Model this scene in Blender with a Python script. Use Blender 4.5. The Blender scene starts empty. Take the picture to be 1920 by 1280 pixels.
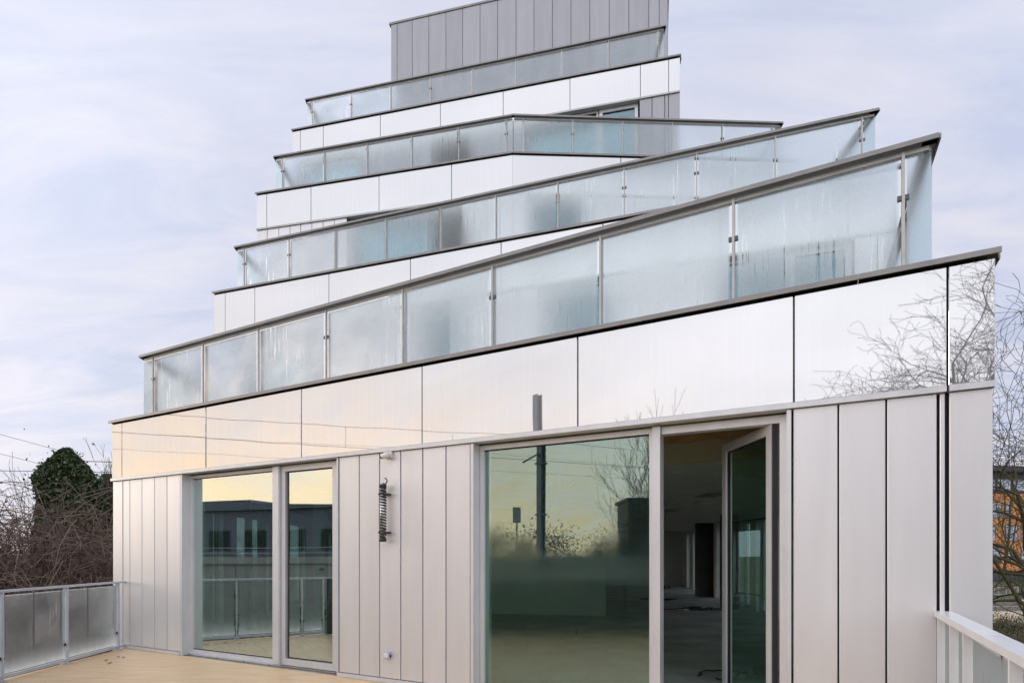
import bpy, bmesh, math, random
from mathutils import Vector, Matrix
R = math.radians
sc = bpy.context.scene
col = sc.collection

# ------------------------------------------------------------------ camera, sky, sun, exposure
EYE = 1.55; FPX = 1100.0; HOR = 1040.0; CX = 960.0      # focal length and horizon in photo pixels (1920 x 1280)
cam = bpy.data.cameras.new('camera'); camo = bpy.data.objects.new('camera', cam); col.objects.link(camo)
camo.location = (0, 0, EYE); camo.rotation_euler = (R(90), 0, 0)
cam.sensor_width = 36; cam.lens = FPX / 1920 * 36; cam.shift_y = (HOR - 640) / 1920
cam.clip_start = 0.05; cam.clip_end = 5000
sc.camera = camo

SUN = Vector((-1.0, 0.30, 0.0)).normalized(); SUN_EL = R(9)
SUNV = Vector((SUN.x * math.cos(SUN_EL), SUN.y * math.cos(SUN_EL), math.sin(SUN_EL)))
world = bpy.data.worlds.new('World'); sc.world = world; world.use_nodes = True
def build_world():
    nt = world.node_tree; N = nt.nodes; L = nt.links; N.clear()
    out = N.new('ShaderNodeOutputWorld'); bg = N.new('ShaderNodeBackground'); L.new(bg.outputs[0], out.inputs[0])
    sky = N.new('ShaderNodeTexSky'); sky.sky_type = 'NISHITA'; sky.sun_disc = False
    sky.sun_elevation = SUN_EL; sky.sun_rotation = math.atan2(SUNV.x, SUNV.y)
    sky.air_density = 1.0; sky.dust_density = 2.0; sky.ozone_density = 1.5
    tc = N.new('ShaderNodeTexCoord'); sp = N.new('ShaderNodeSeparateXYZ'); L.new(tc.outputs['Generated'], sp.inputs[0])
    def m(op, a, b=None, c=None, clamp=False):
        n = N.new('ShaderNodeMath'); n.operation = op; n.use_clamp = clamp
        for i, v in enumerate((a, b, c)):
            if v is None: continue
            if isinstance(v, (int, float)): n.inputs[i].default_value = v
            else: L.new(v, n.inputs[i])
        return n.outputs[0]
    z = m('MAXIMUM', sp.outputs[2], 0.0); zz = m('ADD', z, 0.22)
    cv = N.new('ShaderNodeCombineXYZ'); L.new(m('DIVIDE', sp.outputs[0], zz), cv.inputs[0]); L.new(m('DIVIDE', sp.outputs[1], zz), cv.inputs[1])
    def noise(scale, detail, rough, sx, sy, rot):
        mp = N.new('ShaderNodeMapping'); mp.inputs['Scale'].default_value = (sx, sy, 1); mp.inputs['Rotation'].default_value = (0, 0, rot)
        L.new(cv.outputs[0], mp.inputs[0])
        n = N.new('ShaderNodeTexNoise'); n.inputs['Scale'].default_value = scale; n.inputs['Detail'].default_value = detail
        n.inputs['Roughness'].default_value = rough; n.inputs['Distortion'].default_value = 0.6
        L.new(mp.outputs[0], n.inputs['Vector']); return n.outputs[0]
    n1 = noise(0.85, 6, 0.55, 1.0, 1.7, 0.5); n2 = noise(2.6, 5, 0.6, 0.8, 2.2, 0.35)
    # brighter, thinner cloud in the west around the setting sun
    dt = N.new('ShaderNodeVectorMath'); dt.operation = 'DOT_PRODUCT'; L.new(tc.outputs['Generated'], dt.inputs[0]); dt.inputs[1].default_value = Vector((-1.0, -0.22, 0.08)).normalized()
    near = m('POWER', m('MAXIMUM', m('MULTIPLY_ADD', dt.outputs['Value'], 0.5, 0.5), 0.0), 3.0)
    low = m('POWER', m('SUBTRACT', 1.0, z), 5.5)
    warm = m('MULTIPLY', m('MULTIPLY', m('POWER', near, 3.0), low), m('MULTIPLY_ADD', n2, 3.6, 0.1), clamp=True)
    def mix(f, a, b):
        n = N.new('ShaderNodeMix'); n.data_type = 'RGBA'
        if isinstance(f, float): n.inputs[0].default_value = f
        else: L.new(f, n.inputs[0])
        for s, v in ((6, a), (7, b)):
            if isinstance(v, tuple): n.inputs[s].default_value = (*v, 1)
            else: L.new(v, n.inputs[s])
        return n.outputs[2]
    k = 10.0                                           # cloud radiances below are in display units: Background strength 0.1
    cool = mix(m('MULTIPLY_ADD', n2, 2.8, -0.95, clamp=True), (0.60*k, 0.66*k, 0.85*k), (0.82*k, 0.805*k, 0.905*k))
    d2 = N.new('ShaderNodeVectorMath'); d2.operation = 'DOT_PRODUCT'; L.new(tc.outputs['Generated'], d2.inputs[0]); d2.inputs[1].default_value = Vector((-0.5, -1.0, 0.25)).normalized()
    bright = m('POWER', m('MAXIMUM', m('MULTIPLY_ADD', d2.outputs['Value'], 0.5, 0.5), 0.0), 2.2)
    side = mix(bright, cool, (1.78*k, 1.80*k, 1.93*k))
    cloud = mix(warm, side, (1.98*k, 1.48*k, 1.00*k))
    cover = m('MULTIPLY_ADD', m('SUBTRACT', n1, 0.5), 0.6, 0.93, clamp=True)
    allsky = mix(cover, sky.outputs[0], cloud)
    L.new(allsky, bg.inputs[0]); bg.inputs[1].default_value = 0.1
build_world()
sl = bpy.data.lights.new('sun', 'SUN'); slo = bpy.data.objects.new('sun', sl); col.objects.link(slo)
sl.energy = 0.7; sl.angle = R(20); sl.color = (1.0, 0.90, 0.78)
slo.rotation_euler = SUNV.to_track_quat('Z', 'Y').to_euler(); slo.location = (-40, -15, 30)
vs = sc.view_settings; vs.view_transform = 'Standard'; vs.look = 'None'; vs.exposure = 0.0; vs.gamma = 1.0
sc.render.engine = 'CYCLES'
cy = sc.cycles; cy.use_denoising = True; cy.max_bounces = 10; cy.transparent_max_bounces = 24; cy.transmission_bounces = 10
cy.glossy_bounces = 5; cy.diffuse_bounces = 6; cy.blur_glossy = 0.5; cy.sample_clamp_indirect = 6

# ------------------------------------------------------------------ materials
M = {}
def newmat(name):
    mt = bpy.data.materials.new(name); mt.use_nodes = True; nt = mt.node_tree; nt.nodes.clear(); M[name] = mt
    out = nt.nodes.new('ShaderNodeOutputMaterial'); return nt, nt.nodes, nt.links, out
def ramp(N, L, src, stops):
    r = N.new('ShaderNodeValToRGB'); L.new(src, r.inputs[0]); e = r.color_ramp.elements
    e[0].position, e[0].color = stops[0][0], (*stops[0][1], 1); e[1].position, e[1].color = stops[-1][0], (*stops[-1][1], 1)
    for p, c in stops[1:-1]: x = e.new(p); x.color = (*c, 1)
    return r.outputs[0]
def coords(N, L, kind='Object', scale=(1, 1, 1), rand=False):
    tc = N.new('ShaderNodeTexCoord'); mp = N.new('ShaderNodeMapping'); mp.inputs['Scale'].default_value = scale
    L.new(tc.outputs[kind], mp.inputs[0])
    if rand:
        oi = N.new('ShaderNodeObjectInfo'); mu = N.new('ShaderNodeMath'); mu.operation = 'MULTIPLY'; mu.inputs[1].default_value = 57.0
        L.new(oi.outputs['Random'], mu.inputs[0]); cb = N.new('ShaderNodeCombineXYZ')
        for i in range(3): L.new(mu.outputs[0], cb.inputs[i])
        L.new(cb.outputs[0], mp.inputs['Location'])
    return mp.outputs[0]
def noise(N, L, vec, scale, detail=4, rough=0.55):
    n = N.new('ShaderNodeTexNoise'); n.inputs['Scale'].default_value = scale; n.inputs['Detail'].default_value = detail
    n.inputs['Roughness'].default_value = rough; L.new(vec, n.inputs['Vector']); return n.outputs[0]
def paint(name, c1, c2, rough=0.5, metal=0.0, scale=(1, 1, 1), ns=3.0, bump=0.0, rand=True, detail=4, coat=0.0, spec=0.5):
    nt, N, L, out = newmat(name); b = N.new('ShaderNodeBsdfPrincipled'); L.new(b.outputs[0], out.inputs[0])
    v = coords(N, L, 'Object', scale, rand); n = noise(N, L, v, ns, detail)
    hsv = N.new('ShaderNodeHueSaturation'); L.new(ramp(N, L, n, [(0.3, c1), (0.7, c2)]), hsv.inputs['Color']); L.new(hsv.outputs[0], b.inputs['Base Color'])
    oi = N.new('ShaderNodeObjectInfo'); mr = N.new('ShaderNodeMapRange'); mr.inputs['To Min'].default_value = 0.96; mr.inputs['To Max'].default_value = 1.04
    L.new(oi.outputs['Random'], mr.inputs['Value']); L.new(mr.outputs[0], hsv.inputs['Value'])
    b.inputs['Roughness'].default_value = rough; b.inputs['Metallic'].default_value = metal
    b.inputs['Coat Weight'].default_value = coat; b.inputs['Specular IOR Level'].default_value = spec
    if bump:
        bp = N.new('ShaderNodeBump'); bp.inputs['Strength'].default_value = bump; bp.inputs['Distance'].default_value = 0.02
        L.new(n, bp.inputs['Height']); L.new(bp.outputs[0], b.inputs['Normal'])
    return M[name]
# satin aluminium cladding, dark metal copings, rails, frames
paint('cladding', (0.68, 0.67, 0.685), (0.73, 0.72, 0.735), 0.42, 0.45, (1, 1, 0.12), 5, 0, True)
paint('cladding_dark', (0.31, 0.31, 0.335), (0.35, 0.35, 0.375), 0.42, 0.55, (1, 1, 0.12), 4)
paint('backing', (0.02, 0.02, 0.022), (0.03, 0.03, 0.032), 0.8)
paint('coping', (0.22, 0.21, 0.205), (0.28, 0.265, 0.255), 0.42, 0.4, (1, 1, 1), 6)
paint('rail_dark', (0.21, 0.205, 0.20), (0.27, 0.26, 0.25), 0.38, 0.4, (1, 1, 1), 6)
paint('rail_light', (0.40, 0.40, 0.39), (0.48, 0.475, 0.46), 0.42, 0.3, (1, 1, 1), 6)
paint('white_rail', (0.70, 0.71, 0.74), (0.78, 0.79, 0.81), 0.30, 0.1, (1, 1, 1), 5)
paint('grey_rail', (0.47, 0.51, 0.56), (0.56, 0.60, 0.65), 0.35, 0.2, (1, 1, 1), 5)
paint('frame', (0.60, 0.605, 0.63), (0.68, 0.68, 0.70), 0.38, 0.3, (1, 1, 0.4), 6)
paint('gasket', (0.012, 0.012, 0.014), (0.02, 0.02, 0.022), 0.6)
paint('clamp', (0.06, 0.06, 0.06), (0.12, 0.12, 0.12), 0.35, 0.8)
paint('black_plastic', (0.012, 0.012, 0.013), (0.022, 0.022, 0.024), 0.4)
paint('white_plastic', (0.68, 0.66, 0.62), (0.75, 0.73, 0.70), 0.4)
paint('blue_plastic', (0.36, 0.41, 0.52), (0.42, 0.47, 0.58), 0.4)
paint('steel', (0.55, 0.55, 0.56), (0.65, 0.65, 0.66), 0.3, 0.9)
paint('roof_paving', (0.22, 0.22, 0.22), (0.32, 0.315, 0.31), 0.85, 0, (1, 1, 1), 2)
paint('concrete', (0.27, 0.26, 0.24), (0.42, 0.40, 0.37), 0.85, 0, (1, 1, 0.35), 1.2, 0.4, True, 8)
paint('screed', (0.26, 0.265, 0.27), (0.52, 0.525, 0.52), 0.6, 0, (1, 1, 1), 1.6, 0.5, False, 10)
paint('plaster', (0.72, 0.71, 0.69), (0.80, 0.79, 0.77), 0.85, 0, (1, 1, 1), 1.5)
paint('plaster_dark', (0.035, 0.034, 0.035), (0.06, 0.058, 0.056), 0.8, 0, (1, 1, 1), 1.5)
paint('ceiling_tile', (0.62, 0.59, 0.54), (0.72, 0.69, 0.64), 0.9, 0, (1, 1, 1), 2)
paint('bulkhead', (0.55, 0.50, 0.38), (0.62, 0.57, 0.45), 0.9, 0, (1, 1, 1), 2)
paint('plywood', (0.50, 0.30, 0.15), (0.64, 0.42, 0.22), 0.6, 0, (0.3, 3, 3), 2.5)
paint('bark', (0.055, 0.045, 0.038), (0.10, 0.085, 0.07), 0.9, 0, (1, 1, 1), 3)
paint('bark_mossy', (0.07, 0.065, 0.03), (0.12, 0.10, 0.06), 0.9, 0, (1, 1, 1), 3)
paint('bramble_stem', (0.07, 0.045, 0.038), (0.21, 0.15, 0.12), 0.8, 0, (1, 1, 1), 2)
paint('mast_steel', (0.19, 0.20, 0.235), (0.25, 0.26, 0.29), 0.55, 0.4)
paint('wire', (0.03, 0.03, 0.03), (0.05, 0.05, 0.05), 0.6)
paint('insulator', (0.10, 0.06, 0.045), (0.14, 0.09, 0.07), 0.25)
paint('orange_render', (0.66, 0.26, 0.075), (0.74, 0.31, 0.095), 0.8, 0, (1, 1, 1), 0.6)
paint('slate', (0.035, 0.038, 0.055), (0.06, 0.062, 0.08), 0.6, 0, (1, 1, 1), 1)
paint('grey_sheet', (0.11, 0.125, 0.15), (0.15, 0.165, 0.19), 0.5, 0.1, (1, 1, 0.2), 0.6)
paint('far_white', (0.50, 0.50, 0.52), (0.60, 0.60, 0.61), 0.8)
paint('fence_metal', (0.40, 0.40, 0.40), (0.5, 0.5, 0.5), 0.5, 0.2)
paint('sand', (0.42, 0.33, 0.23), (0.58, 0.48, 0.36), 0.95, 0, (1, 1, 1), 0.5, 0.3, False, 8)
paint('kerb', (0.13, 0.12, 0.11), (0.2, 0.19, 0.17), 0.9)
def mat_band():
    nt, N, L, out = newmat('band')
    d = N.new('ShaderNodeBsdfDiffuse'); g = N.new('ShaderNodeBsdfGlossy'); mx = N.new('ShaderNodeMixShader')
    v = coords(N, L, 'Object', (1, 1, 1), True); n = noise(N, L, v, 0.9, 1, 0.4)
    vs_ = coords(N, L, 'UV', (22, 0.6, 1), True); st = noise(N, L, vs_, 1.0, 3)
    L.new(ramp(N, L, st, [(0.45, (0.30, 0.30, 0.31)), (0.75, (0.325, 0.325, 0.33))]), d.inputs['Color'])
    g.inputs['Color'].default_value = (0.95, 0.95, 0.955, 1); g.inputs['Roughness'].default_value = 0.015
    bp = N.new('ShaderNodeBump'); bp.inputs['Strength'].default_value = 0.05; bp.inputs['Distance'].default_value = 0.05
    L.new(n, bp.inputs['Height']); L.new(bp.outputs[0], g.inputs['Normal'])
    fr = N.new('ShaderNodeLayerWeight'); fr.inputs['Blend'].default_value = 0.25
    ma = N.new('ShaderNodeMath'); ma.operation = 'MULTIPLY_ADD'; ma.inputs[1].default_value = 0.3; ma.inputs[2].default_value = 0.465; ma.use_clamp = True
    L.new(fr.outputs['Fresnel'], ma.inputs[0]); L.new(ma.outputs[0], mx.inputs[0])
    L.new(d.outputs[0], mx.inputs[1]); L.new(g.outputs[0], mx.inputs[2]); L.new(mx.outputs[0], out.inputs[0])
mat_band()
def mat_window(name, refl, tint, gtint, haze=0.0):
    nt, N, L, out = newmat(name)
    t = N.new('ShaderNodeBsdfTransparent'); g = N.new('ShaderNodeBsdfGlossy'); mx = N.new('ShaderNodeMixShader')
    t.inputs['Color'].default_value = (*tint, 1); g.inputs['Color'].default_value = (*gtint, 1)
    v = coords(N, L, 'Object', (1, 1, 1), True); n = noise(N, L, v, 0.8, 1, 0.3)
    bp = N.new('ShaderNodeBump'); bp.inputs['Strength'].default_value = 0.02; bp.inputs['Distance'].default_value = 0.05
    L.new(n, bp.inputs['Height']); L.new(bp.outputs[0], g.inputs['Normal'])
    if haze:                                            # misted patches and runs of water on the lower half
        uv = coords(N, L, 'UV', (1, 1, 1)); sp = N.new('ShaderNodeSeparateXYZ'); L.new(uv, sp.inputs[0])
        nz = noise(N, L, coords(N, L, 'UV', (1.1, 0.8, 1)), 1.0, 3)
        runs = noise(N, L, coords(N, L, 'UV', (16, 0.5, 1)), 1.0, 3)
        a = N.new('ShaderNodeMath'); a.operation = 'MULTIPLY_ADD'; a.inputs[1].default_value = -0.55; a.inputs[2].default_value = 0.95; L.new(sp.outputs[1], a.inputs[0])
        b = N.new('ShaderNodeMath'); b.operation = 'ADD'; L.new(a.outputs[0], b.inputs[0]); L.new(nz, b.inputs[1])
        r = ramp(N, L, b.outputs[0], [(0.45, (0, 0, 0)), (0.8, (1, 1, 1))])
        rr = ramp(N, L, runs, [(0.60, (1, 1, 1)), (0.70, (0.25, 0.25, 0.25))])
        c = N.new('ShaderNodeMath'); c.operation = 'MULTIPLY'; L.new(r, c.inputs[0]); L.new(rr, c.inputs[1])
        e = N.new('ShaderNodeMath'); e.operation = 'MULTIPLY_ADD'; e.inputs[1].default_value = haze; e.inputs[2].default_value = 0.0; L.new(c.outputs[0], e.inputs[0])
        L.new(e.outputs[0], g.inputs['Roughness'])
    else: g.inputs['Roughness'].default_value = 0.0
    fr = N.new('ShaderNodeLayerWeight'); fr.inputs['Blend'].default_value = 0.35
    ma = N.new('ShaderNodeMath'); ma.operation = 'MULTIPLY_ADD'; ma.inputs[1].default_value = 0.4; ma.inputs[2].default_value = refl; ma.use_clamp = True
    L.new(fr.outputs['Fresnel'], ma.inputs[0]); L.new(ma.outputs[0], mx.inputs[0])
    L.new(t.outputs[0], mx.inputs[1]); L.new(g.outputs[0], mx.inputs[2]); L.new(mx.outputs[0], out.inputs[0])
mat_window('side_glass', 0.05, (0.90, 0.96, 0.94), (0.9, 0.95, 0.95))
mat_window('window_glass', 0.15, (0.66, 0.85, 0.77), (0.88, 0.955, 0.955))
mat_window('window_glass_misted', 0.16, (0.66, 0.85, 0.77), (0.84, 0.95, 0.955), 0.12)
mat_window('upper_glass', 0.13, (0.46, 0.68, 0.72), (0.66, 0.84, 0.92))
mat_window('door_glass', 0.04, (0.58, 0.76, 0.68), (0.7, 0.9, 0.85))
paint('dark_pane', (0.012, 0.016, 0.016), (0.022, 0.028, 0.027), 0.35, spec=0.1)
paint('dark_infill', (0.035, 0.038, 0.036), (0.05, 0.053, 0.05), 0.6, spec=0.2)
mat_window('far_glass', 0.08, (0.1, 0.12, 0.13), (0.8, 0.9, 1.0))
def mat_fog(name, fog_lo, fog_hi, tint, white, rough, bottom=0.0):
    # toughened glass wet with condensation: blurred where misted, clear in the runs and along the edges
    nt, N, L, out = newmat(name)
    def m(op, a, b=None, c=None, clamp=False):
        n = N.new('ShaderNodeMath'); n.operation = op; n.use_clamp = clamp
        for i, v in enumerate((a, b, c)):
            if v is None: continue
            if isinstance(v, (int, float)): n.inputs[i].default_value = v
            else: L.new(v, n.inputs[i])
        return n.outputs[0]
    uvm = coords(N, L, 'UV', (1, 1, 1), True)
    oi = N.new('ShaderNodeObjectInfo')
    big = noise(N, L, coords(N, L, 'UV', (0.9, 1.1, 1), True), 1.3, 3)
    runs = noise(N, L, coords(N, L, 'UV', (38, 1.3, 1), True), 1.0, 3, 0.6)
    fine = noise(N, L, coords(N, L, 'UV', (120, 45, 1), True), 1.0, 2)
    runmask = ramp(N, L, runs, [(0.60, (1, 1, 1)), (0.68, (0, 0, 0))])
    zone = ramp(N, L, noise(N, L, coords(N, L, 'UV', (1.4, 1.0, 1), True), 1.1, 2), [(0.48, (0, 0, 0)), (0.62, (1, 1, 1))])
    runmask = m('SUBTRACT', 1.0, m('MULTIPLY', m('SUBTRACT', 1.0, runmask), zone))
    fog = ramp(N, L, big, [(0.30, (fog_lo,) * 3), (0.62, (fog_hi,) * 3)])
    fog = m('MULTIPLY', m('MULTIPLY', fog, runmask), m('MULTIPLY_ADD', fine, 0.35, 0.82), clamp=True)
    # edges stay clear: distance to the pane edge comes in on the second UV map
    uv2 = N.new('ShaderNodeUVMap'); uv2.uv_map = 'edge'; sp = N.new('ShaderNodeSeparateXYZ'); L.new(uv2.outputs[0], sp.inputs[0])
    ex = m('MULTIPLY', m('SUBTRACT', 0.5, m('ABSOLUTE', m('SUBTRACT', sp.outputs[0], 0.5))), 45.0, clamp=True)
    ey = m('MULTIPLY', m('SUBTRACT', 1.0, sp.outputs[1]), 45.0, clamp=True)
    fog = m('MULTIPLY', fog, m('MULTIPLY', ex, ey))
    if bottom:
        frost = m('MULTIPLY', m('POWER', m('SUBTRACT', 1.0, sp.outputs[1], clamp=True), 7.0), m('MULTIPLY_ADD', runs, 1.2, bottom - 0.35), clamp=True)
        fog = m('ADD', fog, frost, clamp=True)
    clear = N.new('ShaderNodeBsdfTransparent'); clear.inputs[0].default_value = (*tint, 1)
    gl = N.new('ShaderNodeBsdfGlossy'); gl.inputs['Roughness'].default_value = 0.02
    fr = N.new('ShaderNodeFresnel'); fr.inputs['IOR'].default_value = 1.4
    c2 = N.new('ShaderNodeMixShader'); L.new(fr.outputs[0], c2.inputs[0]); L.new(clear.outputs[0], c2.inputs[1]); L.new(gl.outputs[0], c2.inputs[2])
    rf = N.new('ShaderNodeBsdfRefraction'); rf.inputs['Color'].default_value = (*tint, 1); rf.inputs['IOR'].default_value = 1.13
    L.new(m('MULTIPLY_ADD', fog, rough * 0.45, rough * 0.55), rf.inputs['Roughness'])
    tr = N.new('ShaderNodeBsdfTranslucent'); tr.inputs[0].default_value = (0.92, 0.955, 0.955, 1)
    df = N.new('ShaderNodeBsdfDiffuse'); df.inputs[0].default_value = (0.84, 0.89, 0.91, 1)
    td = N.new('ShaderNodeMixShader'); td.inputs[0].default_value = 0.5; L.new(tr.outputs[0], td.inputs[1]); L.new(df.outputs[0], td.inputs[2])
    f2 = N.new('ShaderNodeMixShader'); f2.inputs[0].default_value = white; bottom and L.new(m('MULTIPLY_ADD', frost, 0.8, white, clamp=True), f2.inputs[0]); L.new(rf.outputs[0], f2.inputs[1]); L.new(td.outputs[0], f2.inputs[2])
    mx = N.new('ShaderNodeMixShader'); L.new(fog, mx.inputs[0]); L.new(c2.outputs[0], mx.inputs[1]); L.new(f2.outputs[0], mx.inputs[2])
    L.new(mx.outputs[0], out.inputs[0])
nt_, N_, L_, o_ = newmat('clear_face'); t_ = N_.new('ShaderNodeBsdfTransparent'); t_.inputs[0].default_value = (0.985, 0.995, 0.993, 1); L_.new(t_.outputs[0], o_.inputs[0])
FOG = ('fog_glass', 'terrace_glass', 'green_glass')
mat_fog('fog_glass', 0.72, 1.0, (0.90, 0.97, 0.985), 0.19, 0.78)
mat_fog('terrace_glass', 0.55, 0.95, (0.68, 0.75, 0.73), 0.09, 0.85, 0.75)
mat_fog('green_glass', 0.80, 1.0, (0.72, 0.87, 0.83), 0.40, 0.85)
def mat_deck():
    nt, N, L, out = newmat('deck'); b = N.new('ShaderNodeBsdfPrincipled'); L.new(b.outputs[0], out.inputs[0])
    tc = N.new('ShaderNodeTexCoord'); mp = N.new('ShaderNodeMapping'); mp.inputs['Rotation'].default_value = (0, 0, R(28)); mp.inputs['Scale'].default_value = (0.8, 9, 1)
    L.new(tc.outputs['Object'], mp.inputs[0]); n = noise(N, L, mp.outputs[0], 2.4, 8, 0.6); n2 = noise(N, L, coords(N, L, 'Object'), 0.9, 4)
    a = N.new('ShaderNodeMix'); a.data_type = 'RGBA'; a.blend_type = 'MULTIPLY'; a.inputs[0].default_value = 0.5
    L.new(ramp(N, L, n, [(0.25, (0.60, 0.39, 0.20)), (0.5, (0.78, 0.55, 0.32)), (0.75, (0.83, 0.63, 0.41))]), a.inputs[6])
    L.new(ramp(N, L, n2, [(0.3, (0.8, 0.8, 0.82)), (0.7, (1, 1, 1))]), a.inputs[7]); L.new(a.outputs[2], b.inputs['Base Color'])
    b.inputs['Roughness'].default_value = 0.42
    fine = N.new('ShaderNodeMapping'); fine.inputs['Rotation'].default_value = (0, 0, R(28)); fine.inputs['Scale'].default_value = (1.2, 45, 1); L.new(tc.outputs['Object'], fine.inputs[0])
    nf = noise(N, L, fine.outputs[0], 2.0, 6, 0.65); a2 = N.new('ShaderNodeMix'); a2.data_type = 'RGBA'; a2.blend_type = 'MULTIPLY'; a2.inputs[0].default_value = 0.8
    L.new(a.outputs[2], a2.inputs[6]); L.new(ramp(N, L, nf, [(0.3, (0.74, 0.70, 0.66)), (0.6, (1, 1, 1))]), a2.inputs[7]); L.new(a2.outputs[2], b.inputs['Base Color'])
    bp = N.new('ShaderNodeBump'); bp.inputs['Strength'].default_value = 0.15; bp.inputs['Distance'].default_value = 0.01; L.new(n, bp.inputs['Height']); L.new(bp.outputs[0], b.inputs['Normal'])
mat_deck()
def mat_ground():
    nt, N, L, out = newmat('grass_ground'); b = N.new('ShaderNodeBsdfPrincipled'); L.new(b.outputs[0], out.inputs[0])
    n = noise(N, L, coords(N, L, 'Object'), 0.25, 8, 0.65); n2 = noise(N, L, coords(N, L, 'Object'), 4.0, 6, 0.7)
    a = N.new('ShaderNodeMix'); a.data_type = 'RGBA'; L.new(n2, a.inputs[0])
    L.new(ramp(N, L, n, [(0.35, (0.035, 0.05, 0.018)), (0.6, (0.10, 0.085, 0.045))]), a.inputs[6]); a.inputs[7].default_value = (0.07, 0.08, 0.03, 1)
    L.new(a.outputs[2], b.inputs['Base Color']); b.inputs['Roughness'].default_value = 0.95
    bp = N.new('ShaderNodeBump'); bp.inputs['Strength'].default_value = 0.6; bp.inputs['Distance'].default_value = 0.1; L.new(n2, bp.inputs['Height']); L.new(bp.outputs[0], b.inputs['Normal'])
mat_ground()
def mat_leaf(name, c1, c2, c3, gloss=0.45):
    nt, N, L, out = newmat(name); b = N.new('ShaderNodeBsdfPrincipled'); L.new(b.outputs[0], out.inputs[0])
    n = noise(N, L, coords(N, L, 'Object'), 1.6, 5, 0.7); n2 = noise(N, L, coords(N, L, 'Object'), 14, 2)
    ad = N.new('ShaderNodeMath'); ad.operation = 'MULTIPLY_ADD'; ad.inputs[1].default_value = 0.5; L.new(n2, ad.inputs[0])
    hf = N.new('ShaderNodeMath'); hf.operation = 'MULTIPLY'; hf.inputs[1].default_value = 0.5; L.new(n, hf.inputs[0]); L.new(hf.outputs[0], ad.inputs[2])
    L.new(ramp(N, L, ad.outputs[0], [(0.36, c1), (0.5, c2), (0.64, c3)]), b.inputs['Base Color']); b.inputs['Roughness'].default_value = gloss
mat_leaf('ivy_leaf', (0.018, 0.035, 0.012), (0.035, 0.062, 0.02), (0.075, 0.10, 0.035))
mat_leaf('dry_leaf', (0.05, 0.035, 0.022), (0.09, 0.07, 0.04), (0.13, 0.105, 0.06), 0.8)
mat_leaf('shrub_leaf', (0.04, 0.05, 0.016), (0.08, 0.08, 0.03), (0.13, 0.10, 0.045), 0.6)

# ------------------------------------------------------------------ object helpers
def wpos(o):
    p = Vector((0, 0, 0))
    while o is not None: p += o.location; o = o.parent
    return p
def thing(name, loc, label, cat, group=None):
    o = bpy.data.objects.new(name, None); col.objects.link(o); o.location = loc; o.empty_display_size = 0.2
    return tag(o, label, cat, group)
def tag(o, label=None, cat=None, group=None, kind=None):
    for k, v in (('label', label), ('category', cat), ('group', group), ('kind', kind)):
        if v: o[k] = v
    return o
def obj(name, verts, faces, mat, parent=None, uv=None, smooth=False, edge=None):
    """one mesh object from world-space vertices; its origin sits at its own centre"""
    n = len(verts); lo = [min(v[i] for v in verts) for i in range(3)]; hi = [max(v[i] for v in verts) for i in range(3)]
    c = Vector(((lo[0] + hi[0]) / 2, (lo[1] + hi[1]) / 2, lo[2] if parent is None else (lo[2] + hi[2]) / 2))
    me = bpy.data.meshes.new(name); me.from_pydata([(v[0] - c.x, v[1] - c.y, v[2] - c.z) for v in verts], [], faces)
    if uv:
        for nm, table in (('UVMap', uv), ('edge', edge or uv)):
            l = me.uv_layers.new(name=nm)
            for lp in me.loops: l.data[lp.index].uv = table[lp.vertex_index]
    me.materials.append(M[mat]); 
    if smooth: me.polygons.foreach_set('use_smooth', [True] * len(me.polygons))
    me.update(); o = bpy.data.objects.new(name, me); col.objects.link(o)
    if parent is not None: o.parent = parent; o.location = c - wpos(parent)
    else: o.location = c
    return o
BF = [(0, 3, 2, 1), (4, 5, 6, 7), (0, 1, 5, 4), (1, 2, 6, 5), (2, 3, 7, 6), (3, 0, 4, 7)]
class Line:
    """a vertical plane: plan line from P0 along t, n pointing out of the building towards the viewer"""
    def __init__(s, p0, p1):
        s.p0 = Vector(p0[:2]); d = Vector(p1[:2]) - s.p0; s.len = d.length; s.t = d / s.len; s.n = Vector((s.t.y, -s.t.x))
    def pt(s, a, o, z): q = s.p0 + s.t * a + s.n * o; return (q.x, q.y, z)
    def off(s, o):
        q0 = s.pt(0, o, 0); q1 = s.pt(s.len, o, 0); return Line(q0, q1)
    def at(s, u, o=0.0):
        """distance along the plane (offset o) at which photo column u meets it"""
        d = Vector(((u - CX) / FPX, 1.0)); p0 = s.p0 + s.n * o
        den = d.x * s.t.y - d.y * s.t.x; k = (p0.x * s.t.y - p0.y * s.t.x) / den
        return (d * k - p0).dot(s.t)
    def box(s, a0, a1, o0, o1, z0, z1):
        # z0/z1 may be pairs for sloping tops
        return [s.pt(a0, o0, z0), s.pt(a1, o0, z0), s.pt(a1, o1, z0), s.pt(a0, o1, z0), s.pt(a0, o0, z1), s.pt(a1, o0, z1), s.pt(a1, o1, z1), s.pt(a0, o1, z1)]
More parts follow.
